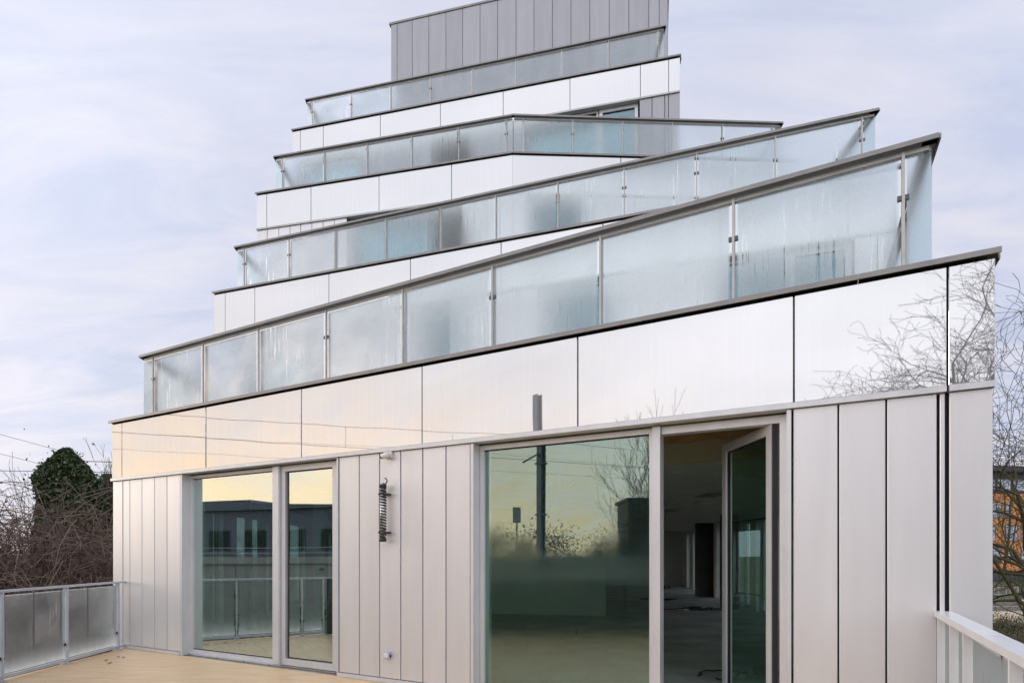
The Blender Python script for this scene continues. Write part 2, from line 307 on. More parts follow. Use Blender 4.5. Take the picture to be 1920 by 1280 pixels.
class MB:
    def __init__(s): s.v = []; s.f = []
    def add(s, v, f): n = len(s.v); s.v += v; s.f += [tuple(i + n for i in q) for q in f]; return s
    def box(s, v8): return s.add(v8, BF)
    def prism(s, poly, z0, z1):
        k = len(poly); v = [(p[0], p[1], z0) for p in poly] + [(p[0], p[1], z1) for p in poly]
        f = [tuple(range(k))[::-1], tuple(range(k, 2 * k))] + [(i, (i + 1) % k, (i + 1) % k + k, i + k) for i in range(k)]
        return s.add(v, f)
    def tube(s, pts, rad, sides=6, cap=True):
        pts = [Vector(p) for p in pts]; rad = rad if isinstance(rad, (list, tuple)) else [rad] * len(pts); base = len(s.v)
        for i, p in enumerate(pts):
            d = (pts[min(i + 1, len(pts) - 1)] - pts[max(i - 1, 0)]).normalized()
            a = d.orthogonal().normalized() if i == 0 else (a - d * a.dot(d)).normalized()
            b = d.cross(a)
            for k in range(sides):
                w = 2 * math.pi * k / sides; q = p + (a * math.cos(w) + b * math.sin(w)) * rad[i]; s.v.append((q.x, q.y, q.z))
        for i in range(len(pts) - 1):
            for k in range(sides):
                k2 = (k + 1) % sides; s.f.append((base + i * sides + k, base + i * sides + k2, base + (i + 1) * sides + k2, base + (i + 1) * sides + k))
        if cap: s.f.append(tuple(base + k for k in range(sides))[::-1]); e = base + (len(pts) - 1) * sides; s.f.append(tuple(e + k for k in range(sides)))
        return s
    def build(s, name, mat, parent=None, smooth=False): return obj(name, s.v, s.f, mat, parent, smooth=smooth)
def lbox(name, ln, a0, a1, o0, o1, z0, z1, mat, parent, uv=False):
    v = ln.box(a0, a1, o0, o1, z0, z1)
    if not uv: return obj(name, v, BF, mat, parent)
    w, h = a1 - a0, z1 - z0; m8 = [(0, 0), (w, 0), (w, 0), (0, 0), (0, h), (w, h), (w, h), (0, h)]
    o = obj(name, v, BF, mat, parent, m8, edge=[(x / w, y / h) for x, y in m8])
    if mat in FOG:
        o.data.materials.append(M['clear_face'])
        for i, p in enumerate(o.data.polygons): p.material_index = 0 if i == 4 else 1
    return o
def panel(name, ln, a0, a1, o, z0, z1, mat, parent, th=0.03, tilt=0.0, bev=0.004):
    """a sheet-metal panel with folded (chamfered) edges, optionally a hair out of true"""
    c = [(a0, z0), (a1, z0), (a1, z1), (a0, z1)]; ci = [(a0 + bev, z0 + bev), (a1 - bev, z0 + bev), (a1 - bev, z1 - bev), (a0 + bev, z1 - bev)]
    tl = (a1 - a0) * math.tan(R(tilt)); d = lambda a: o + tl * (a - a0) / (a1 - a0) - tl / 2
    v = [ln.pt(a, o - th, z) for a, z in c] + [ln.pt(a, d(a) - bev, z) for a, z in c] + [ln.pt(a, d(a), z) for a, z in ci]
    f = [(3, 2, 1, 0)] + [(i, (i + 1) % 4, (i + 1) % 4 + 4, i + 4) for i in range(4)] + [(i + 4, (i + 1) % 4 + 4, (i + 1) % 4 + 8, i + 8) for i in range(4)] + [(8, 9, 10, 11)]
    w, h = a1 - a0, z1 - z0; uv = [(a - a0, z - z0) for a, z in c] * 2 + [(a - a0, z - z0) for a, z in ci]
    return obj(name, v, f, mat, parent, uv, edge=[(x / w, y / h) for x, y in uv])
rnd = random.Random(11)

# ------------------------------------------------------------------ plan of the building, metres (x right, y away, z up from the terrace floor)
H = 3.80; ZC = [3.82 + H * i for i in range(4)]; BAND = 0.975
def plane_uv(u0, k, u):           # plan point at photo column u on a facade whose lines vanish at column u0
    w = 1.0 / (u - u0); return ((1 - (CX - u0) * w) / k, FPX * w / k)
A1 = plane_uv(-1080, .08555, 210); B1 = plane_uv(-1080, .08555, 1866)
A2 = plane_uv(-2253, .03053, 402); B2 = plane_uv(-2253, .03053, 1690)
A3 = plane_uv(-3757, .0162, 481.6); K3 = plane_uv(-3757, .0162, 961); B3 = (7.1, K3[1] + 0.28)
A4 = plane_uv(-3574, .01413, 548.5); B4 = plane_uv(-3574, .01413, 1275)
F1, F2, F3, F3r, F4 = Line(A1, B1), Line(A2, B2), Line(A3, K3), Line(K3, B3), Line(A4, B4)
CR = (5.9, 8.7); BACK = 30.0
BL = (-7.4, BACK); BR = (8.95, BACK)
LEFTW = Line(BL, A1); RIGHT1 = Line(B1, CR); RIGHT2 = Line(CR, BR); BACKW = Line(BR, BL)

# ------------------------------------------------------------------ ground and terrace
GZ = -3.5
g = MB(); g.prism([(-900, -900), (900, -900), (900, 1500), (-900, 1500)], GZ - 0.5, GZ); tag(g.build('ground', 'grass_ground'), kind='structure')
TL0 = F1.pt(F1.at(236), 0.35, 0); TR0 = F1.pt(F1.at(1752), 0.0, 0)
tl = [Vector(F1.pt(F1.at(232), -0.02, 0)[:2])]; tl.append(tl[0] + Vector((0.08, -1.0)) * 3.05)
HYP = (-0.05, -1.75)
trd = Vector((-F1.n.x, -F1.n.y)) * -1
tr0 = Vector(F1.pt(F1.at(1768), 0, 0)[:2]); tr1 = tr0 + F1.n * 7.05
poly = [tuple(tl[0]), tuple(tl[1] + Vector((-.1, 0))), tuple(tr1 + Vector((-.12, -.1))), tuple(tr1 + Vector((.05, -.05))), (tr0.x + .06, tr0.y)]
d = MB(); d.prism(poly, -0.30, 0.0); tag(d.build('terrace_floor', 'deck'), kind='structure')
d = MB(); d.prism([(p[0] * .97 - .02, p[1] * .97 + .1) for p in poly], GZ, -0.304); tag(d.build('terrace_base', 'concrete'), kind='structure')

# ------------------------------------------------------------------ the building
BLD = thing('stepped_office_building', (A1[0], A1[1], GZ), 'pale stepped office building clad in glossy white and grey metal panels with receding terraces', 'building')
def storey_slab(poly, z0, z1, name='floor_slab', mat='roof_paving'):
    m = MB(); m.prism(poly, z0, z1); return m.build(name, mat, BLD)
inset = lambda ln, a, o=-0.09: ln.pt(a, o, 0)[:2]
def outline(front, back=BACK, rights=()):
    pts = []
    for i, ln in enumerate(front): pts.append(inset(ln, 0.10 if i == 0 else 0.0))
    pts.append(inset(front[-1], front[-1].len - 0.10)); pts += [tuple(r) for r in rights]; return pts
sideL = lambda y: (-6.80 - 0.03 * (y - 9.97))
sideR = lambda y: (5.9 + .143 * (y - 8.7)) if y > 8.7 else 3.6 + .536 * (y - 4.36)
o1 = outline([F1], rights=[(sideR(8.7) - .1, 8.7), (sideR(BACK) - .1, BACK - .1), (sideL(BACK) + .1, BACK - .1)])
o2 = outline([F2], rights=[(sideR(9.3) - .1, 9.4), (sideR(BACK) - .1, BACK - .1), (sideL(BACK) + .1, BACK - .1)])
o3 = outline([F3, F3r], rights=[(sideR(BACK) - .1, BACK - .1), (sideL(BACK) + .1, BACK - .1)])
o4 = outline([F4], rights=[(5.2, BACK - .1), (sideL(BACK) + .1, BACK - .1)])
OUT = [o1, o2, o3, o4]
storey_slab(o1, -0.35, -0.004, 'interior_floor', 'screed')
m = MB(); m.prism([(p[0], p[1]) for p in o1], GZ, -0.36); m.build('basement_wall', 'concrete', BLD)
for i, o in enumerate(OUT): storey_slab(o, ZC[i] - BAND + (0.50 if i == 0 else 0.06), ZC[i] - 0.10)

def skin(ln, z_top, joints, corner_joint=True, mat='band', parent=BLD, zb=None):
    """the glossy fascia: one panel per joint interval, dark backing behind the joints, trim below and coping above"""
    zb = zb if zb is not None else z_top - BAND
    lbox('fascia_backing', ln, 0.05, ln.len - 0.05, -0.085, -0.045, zb + 0.01, z_top - 0.055, 'backing', parent)
    js = [0.0] + joints + [ln.len]
    for a0, a1 in zip(js[:-1], js[1:]):
        panel('fascia_panel', ln, a0 + (0.006 if a0 else 0.0), a1 - (0.006 if a1 < ln.len else 0.0), 0.0, zb + 0.006, z_top - 0.062, mat, parent, tilt=rnd.uniform(-.12, .12))
def coping(ln, z_top, e0=0.03, e1=0.03, joints=()):
    js = [-e0] + [j for j in joints] + [ln.len + e1]
    for a0, a1 in zip(js[:-1], js[1:]):
        m = MB(); m.box(ln.box(a0 + (.002 if a0 > 0 else 0), a1 - (.002 if a1 < ln.len else 0), -0.30, 0.045, z_top - 0.012, z_top))
        m.box(ln.box(a0 + (.002 if a0 > 0 else 0), a1 - (.002 if a1 < ln.len else 0), 0.033, 0.045, z_top - 0.042, z_top - 0.0121)); m.build('coping', 'coping', BLD)
def ledge(ln, z, a0, a1, mat='frame'):
    lbox('ledge', ln, a0, a1, -0.12, 0.028, z - 0.045, z, mat, BLD)
def clad(ln, us, z0, z1, mat='cladding', us_are_s=False, back=True, gap=0.007):
    ss = list(us) if us_are_s else [ln.at(u) for u in us]
    for a0, a1 in zip(ss[:-1], ss[1:]):
        panel('cladding_panel', ln, a0 + gap, a1 - gap, -0.004, z0, z1, mat, BLD, th=0.035, tilt=rnd.uniform(-.25, .25))
    if back: lbox('wall_backing', ln, ss[0] + .012, ss[-1] - .012, -0.14, -0.042, z0 - 0.02, z1 + .03, 'backing', BLD)
def frame_bars(ln, a0, a1, z0, z1, o0, o1, w, wb=None):
    m = MB(); wb = wb or w
    m.box(ln.box(a0, a0 + w, o0, o1, z0, z1)); m.box(ln.box(a1 - w, a1, o0, o1, z0, z1))
    m.box(ln.box(a0 + w, a1 - w, o0, o1, z0, z0 + wb)); m.box(ln.box(a0 + w, a1 - w, o0, o1, z1 - w, z1)); return m
def pane_in(ln, a0, a1, z0, z1, o, mat, parent, name='pane'):
    g = MB(); w = .012
    for q in ((a0, a0 + w, z0, z1), (a1 - w, a1, z0, z1), (a0 + w, a1 - w, z0, z0 + w), (a0 + w, a1 - w, z1 - w, z1)):
        g.box(ln.box(q[0], q[1], o - .02, o + .006, q[2], q[3]))
    g.build('gasket', 'gasket', parent)
    return lbox(name, ln, a0 + .004, a1 - .004, o - .006, o, z0 + .004, z1 - .004, mat, parent, uv=True)
def window(ln, a0, a1, z0, z1, glass, fw=0.05, setb=0.13, reveal=True):
    w = frame_bars(ln, a0, a1, z0, z1, -setb - .07, -setb, fw).build('window', 'frame', BLD)
    pane_in(ln, a0 + fw, a1 - fw, z0 + fw, z1 - fw, -setb - .03, glass, w); return w

# ---- lowest storey: cladding, two glazed openings with doors
zb1 = ZC[0] - BAND; zt = zb1 - 0.05
skin(F1, ZC[0], [F1.at(u) for u in (228.5, 386, 565, 791, 1083, 1488.5, 1777)])
coping(F1, ZC[0], joints=[F1.at(700), F1.at(1610)])
ledge(F1, zb1, 0.0, F1.at(1774)); ledge(F1, zb1, F1.at(1779), F1.len - .004)
clad(F1, (211, 229.5), -0.3, zt); clad(F1, (230, 243, 265.6, 289, 312.5, 337.5), 0.06, zt)
clad(F1, (635, 673, 711, 750.6, 792, 835.5, 881.5), 0.06, zt)
clad(F1, (1486, 1572, 1662, 1758.5), 0.06, zt); clad(F1, (1760.5, 1774), 0.06, zt); clad(F1, (1778.5, 1864), -0.3, zt)
lbox('wall_backing', F1, F1.at(229), F1.at(231), -.14, -.06, -.3, zt, 'backing', BLD); lbox('wall_backing', F1, F1.at(1757), F1.at(1780), -.16, -.06, -.3, zt, 'backing', BLD)
for a, b in ((229.5, 337.5), (635, 881.5), (1486, 1774)):
    lbox('base_rail', F1, F1.at(a), F1.at(b), -0.05, 0.012, 0.004, 0.052, 'frame', BLD)
# jamb strips
for a, b in ((338.5, 341.5), (631.6, 634.2), (882.5, 888), (1475, 1483.5)):
    lbox('jamb', F1, F1.at(a), F1.at(b), -0.24, 0.004, 0.004, zt - .001, 'frame', BLD)
SB = 0.13
def U(u, o=-SB): return F1.at(u, o)
z0, z1 = 0.035, zt - 0.012
m = MB()
a0, a1 = F1.at(341.5), F1.at(631.5)
m = frame_bars(F1, a0, U(528.5), z0, z1, -SB - .08, -SB, 0.045, .05); w1 = m.build('window', 'frame', BLD)
lbox('mullion', F1, U(517), U(528), -SB + .0005, -SB + .055, z0, z1, 'frame', w1)
pane_in(F1, U(355), U(516.8), z0 + .05, z1 - .045, -SB - .035, 'window_glass', w1)
lbox('sill', F1, a0, U(528), -SB + .001, -SB + .035, 0.004, .034, 'frame', w1)
for u in (361, 411, 461, 508):
    p = Vector(F1.pt(U(u), -SB + .036, .02)); t = MB().tube([p, p + Vector((F1.n.x, F1.n.y, 0)) * .012], .012, 8); t.build('bolt', 'steel', w1)
m = frame_bars(F1, U(529), U(632.5), 0.03, z1, -SB - .075, -SB + .012, 0.075, .09); d1 = m.build('door', 'frame', BLD)
pane_in(F1, U(538.5), U(623), .125, z1 - .08, -SB - .02, 'window_glass', d1)
lbox('threshold', F1, U(529), U(633), -SB - .1, -SB + .04, 0.003, 0.022, 'steel', d1)
# right opening
a0 = F1.at(888.5)
m = frame_bars(F1, a0, U(1227), z0, z1, -SB - .08, -SB, 0.05, .05); w2 = m.build('window', 'frame', BLD)
pane_in(F1, U(900), U(1225), z0 + .05, z1 - .05, -SB - .035, 'window_glass_misted', w2)
lbox('mullion', F1, U(1226), U(1240.5), -SB - .08, -SB + .06, z0, z1, 'frame', w2)
lbox('head_board', F1, U(1241), F1.at(1474), -SB - .10, -SB + .01, z1 - .07, z1, 'frame', BLD)
lbox('jamb', F1, U(1462), F1.at(1474.5), -SB - .10, -SB + .02, 0.01, z1 - .071, 'frame', BLD)
lbox('threshold', F1, U(1241), U(1462), -SB - .1, -SB + .02, 0.003, 0.03, 'steel', BLD)
hp = Vector(F1.pt(U(1459), -SB - .03, 0)[:2]); dl = Line(hp, hp + Vector((-.075, 1.0)) * 1.0)
DOOR = frame_bars(dl, 0, 1.0, 0.035, z1 - .075, -.07, 0, .085, .10); dob = DOOR.build('door', 'frame', BLD); dob['label'] = 'glazed door standing open into the room'
pane_in(dl, .085, .915, .135, z1 - .16, -.03, 'door_glass', dob)
lbox('hinge_strip', dl, -.02, -.002, -.06, -.015, .05, z1 - .08, 'gasket', dob)
hm = MB(); q = Vector(dl.pt(.95, .05, 1.05)); hm.tube([dl.pt(.955, 0.0, 1.05), dl.pt(.955, .05, 1.05), dl.pt(.84, .05, 1.05)], .011, 8); hm.build('handle', 'steel', dob)
# room behind: bulkhead, suspended ceiling, side walls with tall openings, columns, end wall
ceil = 2.74
L2 = Line(F1.pt(1.5, -2.3, 0), F1.pt(F1.len - .36, -2.3, 0))
lbox('ceiling_bulkhead', L2, 0, L2.len, -.12, 0, ceil + .012, 3.34, 'bulkhead', BLD)
lbox('timber_beam', L2, 0, L2.len, .004, .10, 3.02, 3.12, 'plywood', BLD)
L3 = Line(F1.pt(0.12, -.2, 0), F1.pt(F1.len - .2, -.2, 0))
lbox('plywood_soffit', L3, .15, L3.len - .1, -2.0, -.02, 3.32, 3.34, 'plywood', BLD)
cpoly = [inset(L2, .05, -.05), inset(L2, L2.len - .1, -.05), (sideR(10) - .3, 10), (sideR(BACK) - .3, BACK - .3), (sideL(BACK) + .3, BACK - .3)]
m = MB(); m.prism(cpoly, ceil, ceil + .01); cei = m.build('suspended_ceiling', 'ceiling_tile', BLD)
for k in range(9):
    y = 9.2 + 2.0 * k
    for x in (3.6 + .12 * k, .6, -3.2):
        gm = MB()
        for q in range(5): gm.box([(x + q * .09 + sx, y + sy, z) for z in (ceil - .022, ceil - .004) for sx, sy in ((0, 0), (.035, 0), (.035, .8), (0, .8))])
        gm.build('ceiling_grille', 'steel' if k % 2 else 'white_plastic', cei)
m = MB(); m.box(BACKW.box(.1, BACKW.len - .1, -.2, -.1, 0, 3.3)); m.build('end_wall', 'plaster', BLD)
def pierced(ln, spans, z0, z1, th=.30, mat='plaster', glass='side_glass'):
    """a side wall of piers with tall windows between them"""
    p = 0.02
    for a0, a1 in spans + [(ln.len - .02, ln.len)]:
        if a0 - p > .05: lbox('wall_pier', ln, p, a0, -th, -.05, z0, z1, mat, BLD)
        if a1 < ln.len - .1:
            w = window(ln, a0 + .002, a1 - .002, z0 + .01, z1 - .3, glass, .05, .10)
            lbox('lintel', ln, a0, a1, -th, -.05, z1 - .295, z1, mat, BLD)
        p = a1
s2 = [(0.9 + 1.75 * i, 2.05 + 1.75 * i) for i in range(11)]
pierced(RIGHT2, s2, 0.0, 2.845)
lbox('wall_pier', RIGHT1, .2, RIGHT1.len - .02, -.3, -.05, 0, 2.845, 'plaster', BLD)
sL = [(a, a + 2.0) for a in (1.5, 4.6, 7.7, 10.8, 13.9, 16.6)]  # windows of the left wall, out of view, added to light the room
pierced(LEFTW, sL, 0.0, 2.845)
m = MB()
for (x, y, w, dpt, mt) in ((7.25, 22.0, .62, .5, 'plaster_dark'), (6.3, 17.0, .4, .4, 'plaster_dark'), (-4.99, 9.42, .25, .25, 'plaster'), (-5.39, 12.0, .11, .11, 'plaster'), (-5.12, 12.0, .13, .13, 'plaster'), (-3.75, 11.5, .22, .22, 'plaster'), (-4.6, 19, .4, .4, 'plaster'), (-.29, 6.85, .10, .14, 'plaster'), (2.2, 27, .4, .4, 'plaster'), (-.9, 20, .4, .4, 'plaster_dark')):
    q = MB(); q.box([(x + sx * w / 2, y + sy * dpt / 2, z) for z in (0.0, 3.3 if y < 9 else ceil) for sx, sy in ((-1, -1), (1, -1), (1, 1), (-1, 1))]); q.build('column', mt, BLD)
# inner partition that hides the depth of the room behind the left window
q = MB(); q.box([(x, y, z) for z in (0.0, ceil) for x, y in ((-2.6, 16.0), (2.4, 15.0), (2.42, 15.12), (-2.58, 16.12))]); q.build('partition', 'plaster', BLD)

# ---- upper storeys
def storey(front, zf, ztop, items, mat='cladding'):
    """front walls between the paving at zf and the fascia: items are (line, kind, u0, u1, joints)"""
    zb = ztop - BAND; zt = zb - .05
    for ln, kind, u0, u1, js in items:
        a0 = 0.0 if u0 is None else ln.at(u0); a1 = ln.len if u1 is None else ln.at(u1)
        if kind == 'clad':
            ss = [a0] + [ln.at(u) for u in js] + [a1]
            if len(ss) == 2 and a1 - a0 > .5:
                n = max(1, round((a1 - a0) / .34)); ss = [a0 + (a1 - a0) * i / n for i in range(n + 1)]
            clad(ln, ss, zf + .02, zt, mat, True)
        elif kind == 'win': window(ln, a0, a1, zf + .05, zt - .005, 'upper_glass')
        elif kind == 'door':
            w = frame_bars(ln, a0, a1, zf + .05, zt - .005, -.2, -.12, .09).build('door', 'frame', BLD)
            pane_in(ln, a0 + .09, a1 - .09, zf + .14, zt - .095, -.16, 'upper_glass', w)
        elif kind == 'open': lbox('dark_doorway_sheet', ln, a0, a1, -.28, -.2, zf + .02, zt - .01, 'plaster_dark', BLD)  # dark sheet stands in for the shade inside an open doorway
    for ln in front: ledge(ln, zb, 0.0, ln.len - (.004 if ln is front[-1] else 0), 'rail_light')
ZF = [0.0] + [z - 0.10 for z in ZC]
storey([F2], ZF[1], ZC[1], [(F2, 'clad', None, 421, ()), (F2, 'win', 423, 520, ()), (F2, 'clad', 522, 768, ()), (F2, 'win', 770, 842, ()), (F2, 'clad', 844, 1008, ()), (F2, 'win', 1010, 1128, ()), (F2, 'clad', 1130, 1345, ()), (F2, 'win', 1348, 1480, ()), (F2, 'door', 1481, 1600, ()), (F2, 'clad', 1602, None, ())])
storey([F3, F3r], ZF[2], ZC[2], [(F3, 'clad', None, 650, (501, 522.5, 543.5, 563.5, 584.5, 605.5, 626.5)), (F3, 'win', 652, 797, ()), (F3, 'open', 798, 864, ()), (F3, 'clad', 866, None, ()), (F3r, 'clad', None, 988, ()), (F3r, 'win', 990, 1086, ()), (F3r, 'clad', 1088, None, ())])
storey([F4], ZF[3], ZC[3], [(F4, 'clad', None, 556, ()), (F4, 'win', 558, 668, ()), (F4, 'clad', 670, 808, ()), (F4, 'open', 809, 876, ()), (F4, 'clad', 878, 984, ()), (F4, 'win', 986, 1121, ()), (F4, 'door', 1123, 1196, ()), (F4, 'clad', 1199, None, (1222.6, 1246.5, 1253.6))], 'cladding_dark')
skin(F2, ZC[1], [F2.at(u) for u in (422, 477.5, 616.6, 769.5, 939.5, 1130.5, 1350, 1590)]); coping(F2, ZC[1], joints=[F2.at(925)])
skin(F3, ZC[2], [F3.at(u) for u in (500, 583, 710.6, 846.6)]); skin(F3r, ZC[2], [F3r.at(u) for u in (1164, 1372, 1470)])
coping(F3, ZC[2], e1=0); coping(F3r, ZC[2], e0=0)
skin(F4, ZC[3], [F4.at(u) for u in (563, 606, 713, 825.6, 943.4, 1068.7, 1200.6, 1253.7)]); coping(F4, ZC[3])
# side and rear walls of every storey
for i, o in enumerate(OUT):
    n = len(o); st = 2 if i == 2 else 1
    for k in range(st, n):
        ln = Line(o[k], o[(k + 1) % n]).off(.10); zf = ZF[i]
        if i > 0:
            lbox('side_wall', ln, .06, ln.len - .06, -.2, -.05, zf + .01, ZC[i] - BAND - .05, 'cladding_dark' if i == 3 else 'cladding', BLD)
        cnt = max(1, round(ln.len / 2.3)); skin(ln, ZC[i], [ln.len * j / cnt for j in range(1, cnt)])
        coping(ln, ZC[i] - .001, .02, .02)
# ---- the plant tower on the roof
tw0 = plane_uv(-3574, .01413 * 16.69 / 18.69, 733); tw1 = plane_uv(-3574, .01413 * 16.69 / 18.69, 1252); FT = Line(tw0, tw1)
ztop = 19.85; zf = ZC[3] - .1
lt = FT.n * -1
tw = [inset(FT, .05), inset(FT, FT.len - .05), tuple(Vector(inset(FT, FT.len - .05)) - FT.n * 9), tuple(Vector(inset(FT, .05)) - FT.n * 9)]
m = MB(); m.prism(tw, zf, ztop - .02); m.build('roof_tower_core', 'backing', BLD)
jt = [733, 744.5, 773, 804, 836, 867.5, 900, 933, 967.5, 1001.3, 1035.6, 1070.6, 1106, 1142.3, 1179, 1216.5, 1236, 1252]
for a, b in zip(jt[:-1], jt[1:]): panel('cladding_panel', FT, FT.at(a) + .006, FT.at(b) - .006, 0, zf + .02, ztop - .03, 'cladding_dark', BLD, th=.05)
for k in (1, 2, 3):
    ln = Line(tw[k], tw[(k + 1) % 4]).off(.06); cnt = max(1, round(ln.len / .62))
    for j in range(cnt): panel('cladding_panel', ln, ln.len * j / cnt + .006, ln.len * (j + 1) / cnt - .006, 0, zf + .02, ztop - .03, 'cladding_dark', BLD, th=.05)
m = MB(); m.prism([tuple(Vector(p) + (Vector(p) - Vector((sum(q[0] for q in tw) / 4, sum(q[1] for q in tw) / 4))).normalized() * .16) for p in tw], ztop - .028, ztop + .04); m.build('coping', 'coping', BLD)

# ------------------------------------------------------------------ glass balustrades of the upper terraces
def balustrade(label, segs, zc, zf, pane_mat='fog_glass', group='glass balustrades of the stepped terraces', hh=1.14):
    """segs: list of (line, post positions along it)"""
    p0 = segs[0][0].pt(0, 0, 0); root = thing('glass_balustrade', (p0[0], p0[1], zf), label, 'balustrade', group)
    zt = zc + hh
    for ln, posts in segs:
        h = MB(); h.box(ln.box(-.03, ln.len + .03, -.075, .045, zt - .014, zt)); h.box(ln.box(-.03, ln.len + .03, .033, .045, zt - .040, zt - .0141)); h.build('handrail', 'rail_dark', root)
        lbox('under_rail', ln, .03, ln.len - .03, -.062, -.012, zt - .085, zt - .05, 'rail_light', root)
        lbox('base_channel', ln, .0, ln.len, -.045, .012, zf + .002, zf + .09, 'rail_light', root)
        ps = sorted(posts)
        for s in ps:
            lbox('post', ln, s - .011, s + .011, -.075, -.003, zf + .003, zt - .051, 'rail_light', root)
        edges = [0.0] + ps + [ln.len]
        for a0, a1 in zip(edges[:-1], edges[1:]):
            if a1 - a0 < .06: continue
            lbox('pane', ln, a0 + (.022 if a0 else .008), a1 - (.022 if a1 < ln.len else .008), -.028, -.016, zf + .085, zt - .092, pane_mat, root, uv=True)
        for s in ps:
            if rnd.random() < .45: zz = zt - .45; lbox('clamp', ln, s - .042, s + .042, -.036, -.008, zz, zz + .04, 'clamp', root)
    return root
RS = .30                                                  # setback of the balustrade behind the coping edge
def rail_line(ln, uL, uR): l = ln.off(-RS); a, b = l.at(uL), l.at(uR); return Line(l.pt(a, 0, 0), l.pt(b, 0, 0))
def ret(p, y1, left, dx=0.0):
    """the return along the side of the building from the corner p back to depth y1"""
    q = (p[0] - 0.03 * (y1 - p[1]), y1) if left else (p[0] + dx * (y1 - p[1]), y1)
    return Line(q, p) if left else Line(p, q)
def evenly(ln, step=1.15): n = max(1, round(ln.len / step)); return [ln.len * i / n for i in range(1, n)]
r1 = rail_line(F1, 267, 1751); rl = ret(r1.pt(0, 0, 0), 13.25, True); rr = Line(r1.pt(r1.len, 0, 0), (sideR(8.9) - .42, 8.95))
balustrade('misted glass balustrade above the lowest glossy white fascia', [(r1, [r1.at(u) for u in (285, 379, 483, 610, 754, 922, 1125, 1374.5, 1694)]), (rl, evenly(rl)), (rr, evenly(rr))], ZC[0], ZF[1])
r2 = rail_line(F2, 443, 1643); rl = ret(r2.pt(0, 0, 0), 15.8, True); rr = Line(r2.pt(r2.len, 0, 0), (sideR(14.0) - .45, 14.2))
balustrade('misted glass balustrade above the second fascia, with a dark sheet for a shaded open doorway behind it', [(r2, [r2.at(u) for u in (457, 541, 628, 722.5, 825, 929, 1045.6, 1170, 1306, 1454, 1617)]), (rl, evenly(rl)), (rr, evenly(rr))], ZC[1], ZF[2])
r3 = rail_line(F3, 516, 962); r3r = rail_line(F3r, 962, 1465)
k = r3r.pt(0, 0, 0); r3 = Line(r3.pt(0, 0, 0), k); rl = ret(r3.pt(0, 0, 0), 18.6, True); rr = Line(r3r.pt(r3r.len, 0, 0), (sideR(22) - .5, 22.0))
balustrade('misted glass balustrade that bends at the middle of the third fascia', [(r3, [r3.at(u) for u in (529, 607.5, 688, 771.5, 859, 949)]), (r3r, [r3r.at(u) for u in (981, 1074, 1168, 1261, 1355, 1449)]), (rl, evenly(rl)), (rr, evenly(rr))], ZC[2], ZF[3])
r4 = rail_line(F4, 575, 1246); rl = ret(r4.pt(0, 0, 0), 27, True); rr = Line(r4.pt(r4.len, 0, 0), (4.75, 26))
balustrade('topmost misted glass balustrade in front of the grey roof tower', [(r4, [r4.at(u) for u in (585, 657.5, 732, 807, 885.6, 967.5, 1053, 1141, 1234)]), (rl, evenly(rl)), (rr, evenly(rr))], ZC[3], ZF[4 - 0] if len(ZF) > 4 else ZC[3] - .1)

# ------------------------------------------------------------------ railings of the terrace the viewer stands on
def terrace_rail(name, label, segs, hh, mat, glass, capw, post_d, caph, root=None):
    p0 = segs[0][0].pt(0, 0, 0); root = thing(name, (p0[0], p0[1], 0), label, 'railing')
    for ln, posts, ov, *inf in segs:
        lbox('handrail', ln, -ov, ln.len + .02, -capw / 2, capw / 2, hh - caph, hh, mat, root)
        lbox('bottom_rail', ln, .04, ln.len - .02, -.02, .02, .03, .07, mat, root)
        for s in posts:
            m = MB(); m.box(ln.box(s - .012, s + .012, -post_d / 2, post_d / 2, .012, hh - caph)); m.build('post', mat, root)
            lbox('base_plate', ln, s - .05, s + .05, -.06, .06, .002, .012, mat, root)
            lbox('clamp', ln, s - .045, s + .045, -.012, .012, .26, .30, 'clamp', root)
        for a0, a1 in zip(posts[:-1], posts[1:]):
            lbox('infill_panel' if inf else 'pane', ln, a0 + (.002 if inf else .03), a1 - (.002 if inf else .03), -.006 + (.045 if inf else 0), .006 + (.045 if inf else 0), .012 if inf else .085, hh - caph - (.002 if inf else .035), inf[0] if inf else glass, root, uv=True)
lnL = Line(tl[1], tl[0]); lnH = Line(tr1 + Vector((-.06, -.02)), tl[1])
pl = [lnL.at(u) for u in (-75, 2, 123.5, 220)]; pl[0] = .03
terrace_rail('terrace_railing', 'blue grey railing with misted dark glass on the wooden terrace, brambles behind it', [(lnL, [p for p in pl if p >= 0], 0), (lnH, [.05 + (lnH.len - .1) * i / 9 for i in range(10)], 0, 'dark_infill')], 1.12, 'grey_rail', 'terrace_glass', .055, .06, .03)
lnR = Line(tr0 + F1.n * .004, tr1)
terrace_rail('terrace_railing', 'white railing with broad flat cap and greenish glass meeting the wall', [(lnR, [.10, .62, 1.06, 2.1, 3.1, 4.1, 5.1, 6.1, 6.95], -.004)], 1.12, 'white_rail', 'green_glass', .115, .10, .042)

